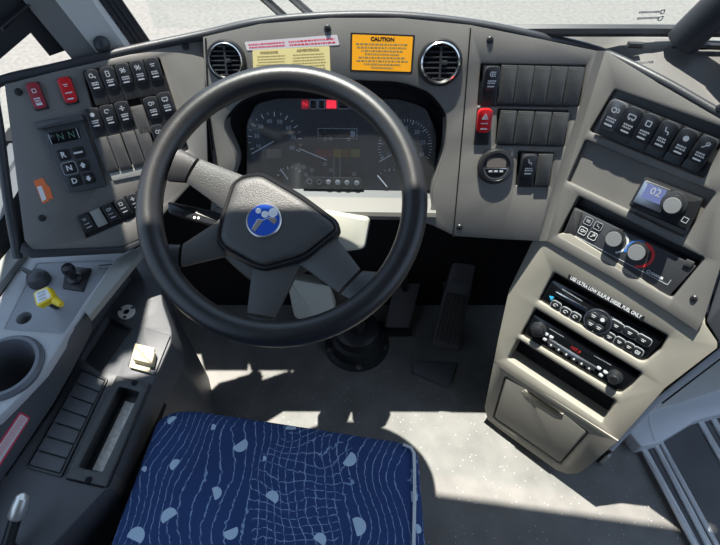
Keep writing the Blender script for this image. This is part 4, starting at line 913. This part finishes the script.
# open bin insert
s = FS.sub(108, 432); cbn = thing('open_bin', 'dark open bin with framed rim sunk in the side console', 'bin', s)
inn = rnd_poly(s.pxs([(120, 387), (140.5, 393), (103, 473.5), (79.5, 468)]), .004)
m = MB(); m.plate(rnd_poly(s.pxs([(117.5, 376.5), (150.5, 384.5), (107, 487.5), (66.5, 478.5)]), .003), [inn], -.002, .005, .0015); build('rim_frame', m, BLANK, cbn)
m = MB(); iw = ccw(inn); m.loft([[(a, b, 0) for a, b in iw], [(a, b, -.024) for a, b in offset(iw, -.002)]], False, True); build('liner', m, BLK, cbn)
for x, y in ((134.5, 383), (88.5, 480)): ss = s.sub(x, y, .005); m = MB(); m.lathe([(.006, -.001), (.005, .002), (.0004, .0025)], n=12); build('screw', m, BLKM, cbn, ss)
FB = Fr(s.o - V((0, 0, .0235)), (1, 0, 0), (0, 1, 0))
m = MB(); m.prism(FB.pxs([(125.5, 401), (137, 404.5), (104, 472.5), (92.5, 470)]), .0, .001); tag(build('paper_slip', m, PAPER, None, FB), 'pale speckled paper slip lying at the bottom of the open bin', 'paper')
# blank plates
for i in range(7):
    a = [V((83, 371.5)), V((106, 381)), V((60.5, 474)), V((29, 465.5))]
    t0, t1 = i / 7, (i + 1) / 7; t0, t1 = (t0 * .88 + t0 * t0 * .12), (t1 * .88 + t1 * t1 * .12)
    qd_ = [tuple(a[0].lerp(a[3], t0)), tuple(a[1].lerp(a[2], t0)), tuple(a[1].lerp(a[2], t1)), tuple(a[0].lerp(a[3], t1))]
    c_ = [sum(p[k] for p in qd_) / 4 for k in (0, 1)]; ss = FS.sub(*c_, .003); m = MB(); m.prism(rnd_poly(offset(ccw(ss.pxs(qd_)), -.0013), .0015, 2), -.004, .0035, .001)
    o = build('switch_blank', m, SIDE, None, ss); tag(o, 'charcoal blank plate in the column of seven beside the open bin', 'switch blank', 'column of seven charcoal blanks')
    o['label'] = ['charcoal blank plate at the shallow tray end of the seven-plate column', 'charcoal blank plate, second in the column counted from the shallow tray', 'charcoal blank plate, third in the column counted from the shallow tray', 'charcoal blank plate, middle of the seven-plate column beside the open bin', 'charcoal blank plate, fifth in the column counted from the shallow tray', 'charcoal blank plate, sixth in the column counted from the shallow tray', 'charcoal blank plate at the end of the column towards the chrome-tipped lever'][i]
m = MB(); fr1 = rnd_poly(FS.pxs([(81.5, 369.5), (108, 380), (62, 477), (26, 467)]), .003); m.plate(offset(ccw(fr1), .001), [offset(ccw(fr1), -.003)], -.001, .004, .0008); build('blank_surround', m, BLK, sd_, FS)
# ignition
s = FS.sub(127, 312.7); ig = thing('ignition_switch', 'round silver ignition lock on the side console above the shallow tray', 'ignition switch', s)
m = MB(); m.annulus(.0065, .0165, -.001, .005, n=28); build('ring', m, RINGM, ig)
m = MB(); m.lathe([(.0075, -.002), (.0075, .002), (.0004, .002)], n=20); build('keyhole', m, BLKM, ig)
for a in (R(40), R(160), R(275)): m = MB(); m.prism(rect(.006, .005, .0138 * math.cos(a), .0138 * math.sin(a)), .004, .0056); build('ring_notch', m, BLK, ig)
# toggle
s = FS.sub(148, 355); tg = thing('toggle_switch', 'yellowed square switch on a plate by the seat, half in sunlight', 'switch', s)
m = MB(); m.prism(rnd_poly(s.pxs([(143, 327.5), (171, 336), (155, 376), (128, 366)]), .003), 0, .004, .001); build('base_plate', m, SIDE, tg)
m = MB(); m.prism(rnd_poly(s.pxs([(136.5, 345), (156, 350), (150.5, 374.5), (130.5, 369)]), .002), .004, .008, .001); build('switch_plate', m, BEIG, tg)
m = MB(); m.prism(rnd_poly(s.pxs([(136, 347), (155, 352), (152, 364.5), (132.5, 359.5)], .02), .002), .008, .022, .002); build('rocker', m, BEIG, tg)
m = MB(); q = s.px(144, 355, .0225); m.path([(q[0] + a, q[1] + b) for a, b in ((-.004, .006), (-.004, -.003), (0, -.006), (.004, -.004))], .0012, .022, .0225); build('printed_mark', m, CRMT, tg)
# grey ledge
lg = thing('window_ledge', 'blue-grey plastic ledge under the driver window with cup holder', 'ledge', Fr((-.6, .45, 0), (1, 0, 0), (0, 1, 0)))
lo_ = rnd_poly(FG.pxs([(26, 254), (40, 250), (136, 247), (122, 264), (86, 310), (66, 336), (43, 372), (20, 396), (-12, 428), (-70, 489), (-120, 450), (-60, 380), (-2, 298)]), .006)

cc0 = FG.px(6, 368); cr = 30 / 510 * .875
holec = circ(cr, 32, *cc0); hole2 = circ(.0135, 18, *FG.px(23, 317))
plq = rnd_poly(FG.pxs([(37, 263), (113, 260), (83, 302), (63, 332.5), (4, 328.5)]), .005)
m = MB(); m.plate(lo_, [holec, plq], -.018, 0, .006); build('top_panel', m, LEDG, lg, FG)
m = MB(); m.plate(offset(ccw(plq), .002), [hole2], -.03, -.003, .001); build('control_plate', m, mat('control_plate_plastic', (.27, .285, .31), .5, bump=.25), lg, FG)
m = MB(); m.prism(offset(ccw(plq), -.012), -.085, -.04); build('plate_backing', m, BLKM, lg, FG)
m = MB(); m.loft([[(a, b, -.595) for a, b in offset(ccw(lo_), -.022)], [(a, b, -.012) for a, b in offset(ccw(lo_), -.022)]], False, False); build('carcass', m, SIDE, lg, FG)
m = MB(); m.lathe([(cr * 1.22, -.002), (cr * 1.22, .004), (cr * 1.12, .010), (cr * 1.0, .010), (cr * .93, .002), (cr * .88, -.03), (cr * .84, -.13), (.0004, -.13)], *cc0, n=40, cap0=False, cap1=False); build('cup_holder', m, mat('cup_holder_plastic', (.12, .13, .15), .45), lg, FG)
lipq = [(84, 311), (117, 260), (146, 245), (142, 254), (90, 318)]
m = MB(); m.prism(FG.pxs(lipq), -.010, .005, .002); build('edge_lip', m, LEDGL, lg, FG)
# controls on the ledge
GP = Fr((-.6, .45, .597), (1, 0, 0), (0, 1, 0))
s = GP.sub(57, 306); yk = thing('parking_brake_knob', 'yellow square parking brake knob with white label on the ledge', 'brake knob', s)
kc_ = at_z(42, 299, .655); ks = V(s.o); KF = panel(25, 72, kc_)
m = MB(); m.tube([V(s.o) - V((0, 0, .001)), V(s.o).lerp(kc_, .5), kc_ - KF.n * .006], .007, 12); build('stem', m, BLK, yk, IDF)
kq = KF.pxs([(32.3, 292.5), (47.5, 285.5), (54, 297.5), (36, 307)])
m = MB(); m.prism(rnd_poly(kq, .006), -.014, 0, .003); kn = build('knob', m, YELK, yk, KF)
m = MB(); p0 = KF.w(*KF.px(52, 299), -.008); p1 = KF.w(*KF.px(58.5, 303.5), -.008); m.tube([p0, p1], [.0075, .0055], 12); build('knob_neck', m, YELK, yk, IDF)
m = MB(); m.prism(rnd_poly(offset(ccw(kq), -.004), .004), 0, .0006); lbk = build('label_face', m, WHT, kn, KF)
a, b = V(kq[0]), V(kq[1]); rk = math.atan2(b.y - a.y, b.x - a.x); c_ = [sum(p[k] for p in kq) / 4 for k in (0, 1)]
for i, w_ in enumerate(('PUSH', 'PARK', 'PULL')): text('lettering', w_, KF, .0062, kn, GREYP, .0008, (c_[0] - math.sin(rk) * (.0065 - .0065 * i), c_[1] + math.cos(rk) * (.0065 - .0065 * i)), rk, 1, .0002)
s = GP.sub(40, 281); dm = thing('lever_valve', 'black round valve cap with small lever behind the yellow knob', 'valve', s)
m = MB(); m.lathe([(.021, 0), (.021, .008), (.017, .018), (.008, .023), (.0004, .0235)], n=28); build('cap', m, SIDE, dm)
m = MB(); m.tube([(-.006, .002, .018), (-.022, .010, .022), (-.032, .015, .022)], [.006, .0045, .002], 8); build('lever', m, BLANK, dm)
s = GP.sub(76, 280); js = thing('mirror_joystick', 'black mirror adjuster joystick on a square plate on the ledge', 'joystick', s)
m = MB(); m.prism(rnd_poly(s.pxs([(67, 267), (92, 269), (84, 292), (63, 289)]), .003), 0, .004, .001); build('base_plate', m, BLK, js)
m = MB(); m.lathe([(.015, .003), (.0145, .008), (.008, .011), (.007, .022), (.011, .026), (.0125, .034), (.010, .041), (.0004, .0435)], n=24); build('stick', m, BLK, js)
s = GP.sub(106, 266, rot=R(-3)); lp = thing('rating_plate', 'tiny grey rating plate beside the mirror joystick', 'label', s)
m = MB(); m.prism(rnd_poly(s.pxs([(98.5, 263.8), (117, 262), (115.5, 267.2), (97, 268.6)]), .001), 0, .002, .0005); build('backing', m, GREYP, lp)
m = MB(); lines(m, s, [(99.5, 264.6), (115, 263.2), (114, 266.6), (98.5, 268)], 1, .002, seed=51, thick=.4); build('lettering', m, BLK, lp)
# red bordered label on the slope
q1, q2, q3 = FG.pw(66, 337, -.004), FG.pw(-12, 429, -.004), FS.pw(50, 416, .002)
uu = (q1 - q2).normalized(); nn = uu.cross(q3 - q2).normalized(); nn = nn if nn.x > 0 else -nn
FSL = Fr(q2, uu, nn.cross(uu))
m = MB(); m.prism(FSL.pxs([(89, 310), (66, 337), (43, 373), (20, 397), (-12, 429), (-70, 490), (-40, 545), (4, 478), (54, 403), (72, 371), (93, 330)]), -.012, 0, .001); build('slope_panel', m, SIDE, sd_, FSL)
s = FSL.sub(14, 437); rl = thing('safety_label', 'white safety label with red border at the edge of the side console', 'label', s)
m = MB(); m.prism(rnd_poly(s.pxs([(20, 411.5), (30.5, 417.5), (-2, 469), (-14, 462)]), .004), 0, .0008); build('border', m, PINK, rl)
m = MB(); m.prism(rnd_poly(s.pxs([(20.2, 414), (28, 418.5), (-2.5, 465.5), (-11, 460.5)]), .003), .0008, .0012); build('white_field', m, mat('label_white', (.66, .62, .62), .6), rl)
m = MB(); lines(m, s, [(20.4, 416), (-9, 459), (-4, 462), (26, 419)], 5, .0012, seed=61, thick=.3); build('fine_print', m, PINK, rl)
# chrome tipped lever
s = FS.sub(18, 520); lv = thing('chrome_lever', 'black lever with chrome ball end at the corner of the side console', 'lever', s)
a, b = at_z(23, 497, .58), at_z(16, 516, .565); c_ = at_z(3, 560, .53)
m = MB(); m.tube([a + (a - b).normalized() * .006, a, a.lerp(b, .5), b, b + (b - a).normalized() * .004], [.003, .0095, .0115, .0115, .0095], 20); build('tip', m, CHRW, lv, IDF)
m = MB(); m.tube([b, b.lerp(c_, .4), c_], [.009, .0085, .010], 12); build('handle', m, BLK, lv, IDF)
m = MB(); m.lathe([(.02, 0), (.018, .008), (.01, .016), (.0004, .017)], *s.px(5, 556), n=20); build('pivot', m, BLK, lv)
# ================================================================== DOOR STEP
DS = FF
stp = thing('entrance_step', 'grey entrance step edge with aluminium strips beside the console tower', 'step', Fr(at_z(660, 470, 0), (1, 0, 0), (0, 1, 0)))
m = MB(); m.prism(rnd_poly(DS.pxs([(640, 436), (730, 400), (800, 620), (730, 620)]), .004), 0, .012, .002); build('tread', m, TREAD, stp, DS)
FT = Fr((0, 0, .012), (1, 0, 0), (0, 1, 0))
for q_ in ([(637.5, 444), (643.5, 443.5), (712, 570), (704, 570)], [(651, 442), (656, 441.5), (724, 570), (717, 570)], [(657.5, 441), (661.5, 440), (732, 570), (727, 570)], [(695.5, 420), (701, 418), (760, 520), (753, 522)], [(708, 416), (713, 414), (772, 520), (766, 522)]):
    m = MB(); m.prism(rnd_poly(FT.pxs(q_), .001), 0, .006, .002); build('aluminium_strip', m, ALU, stp, FT)
FT2 = Fr((0, 0, .05), (1, 0, 0), (0, 1, 0))
m = MB(); m.prism(rnd_poly(FT2.pxs([(626, 428), (650, 410), (740, 372), (770, 402), (697, 420), (660, 443), (641, 447)]), .010), -.05, 0, .006); build('end_cap', m, mat('step_cap_plastic', (.74, .76, .80), .45), stp, FT2)
m = MB(); m.path(FT2.pxs([(649.5, 414), (650, 424), (655, 441)]), .004, -.002, .001); build('cap_seam', m, WHT, stp, FT2)
# low side panel beyond the console
F4 = Fr((0, 0, .056), (1, 0, 0), (0, 1, 0))
lpn = thing('heater_duct', 'grey low duct cover running behind the console tower to the step', 'duct cover', Fr(at_z(660, 410, 0), (1, 0, 0), (0, 1, 0)))
m = MB(); m.prism(F4.pxs([(606, 456), (655, 402), (735, 340), (760, 376), (650, 412), (624, 428), (610, 458)]), -.056, 0, .004); build('cover', m, PILL, lpn, F4)
m = MB(); m.path(F4.pxs([(662, 403.5), (740, 344)]), .004, -.001, .0012); build('panel_seam', m, BLKM, lpn, F4)
m = MB(); m.prism(F4.pxs([(608, 450), (651, 402), (730, 340), (735, 345), (656, 406), (612, 452)]), 0, .006, .002); build('raised_strip', m, LEDG, lpn, F4)
# ================================================================== WINDSCREEN POST, WIPERS, STAMP
p0 = at_z(683, 40, .918); p1 = p0 + V((.045, -.03, .14)); p2 = p0 + V((.10, -.06, 1.2))
m = MB(); m.tube([p0 - V((0, 0, .004)), p1, p2], .031, 18); struct('trim_windscreen_post', m, RUBR)
for i, (xa, xb, yb, lb) in enumerate(((300, 268, -8, 'dark wiper arm outside windscreen, beside the driver-side pillar'), (329, 296, -8, 'dark wiper arm outside windscreen above the lavender sticker'))):
    d0 = ray(xa, 30); d1 = ray(xb - 10, yb); a = CAM + d0 * (1.06 / d0.y); b = CAM + d1 * (1.10 / d1.y)
    wt_ = thing('windscreen_wiper', lb, 'wiper', Fr(a, (1, 0, 0), (0, 1, 0)), 'windscreen wipers')
    m = MB(); m.tube([a - V((0, 0, .06)), a, b, b + (b - a) * 2], .007, 8); build('arm', m, BLK, wt_, IDF)
    m = MB(); q0, q1 = a.lerp(b, .5) + V((.004, -.02, .0)), b + (b - a) * 2 + V((.004, -.02, 0)); m.tube([q0, q1], [.004, .004], 6); build('blade', m, RUBR, wt_, IDF)
d = ray(650, 14); gp = CAM + d * (.915 / d.y)
GW = Fr(gp, (1, 0, 0), (0, 0, 1)); GW = Fr((gp.x, loc_h(gp.x) - .001, gp.z), (1, -.08, 0), (0, 0, 1)); gp2 = CAM + d * ((loc_h(gp.x) - .002) / d.y); GW = Fr(gp2, (1, -.13, 0), (0, 0, 1))
gst = thing('glass_stamp', 'faint grey mirrored stamp on the windscreen near the dark post', 'stamp', GW)
m = MB(); lines(m, GW, [(639, 11), (661, 10.2), (661.5, 13), (639, 13.8)], 1, .0, seed=71, thick=.8); lines(m, GW, [(637, 17), (659, 16.2), (659.5, 19), (637, 19.8)], 1, .0, seed=72, thick=.8)
m.path(GW.pxs([(661.5, 10), (665, 9.8), (663.5, 13.5), (660.5, 13.8)]), .002, 0, .0003, True); m.path(GW.pxs([(659.5, 17), (663.5, 16), (661, 20.5), (657.5, 20)]), .002, 0, .0003, True)
build('lettering', m, mat('etched_grey', (.40, .40, .38), .7), gst)
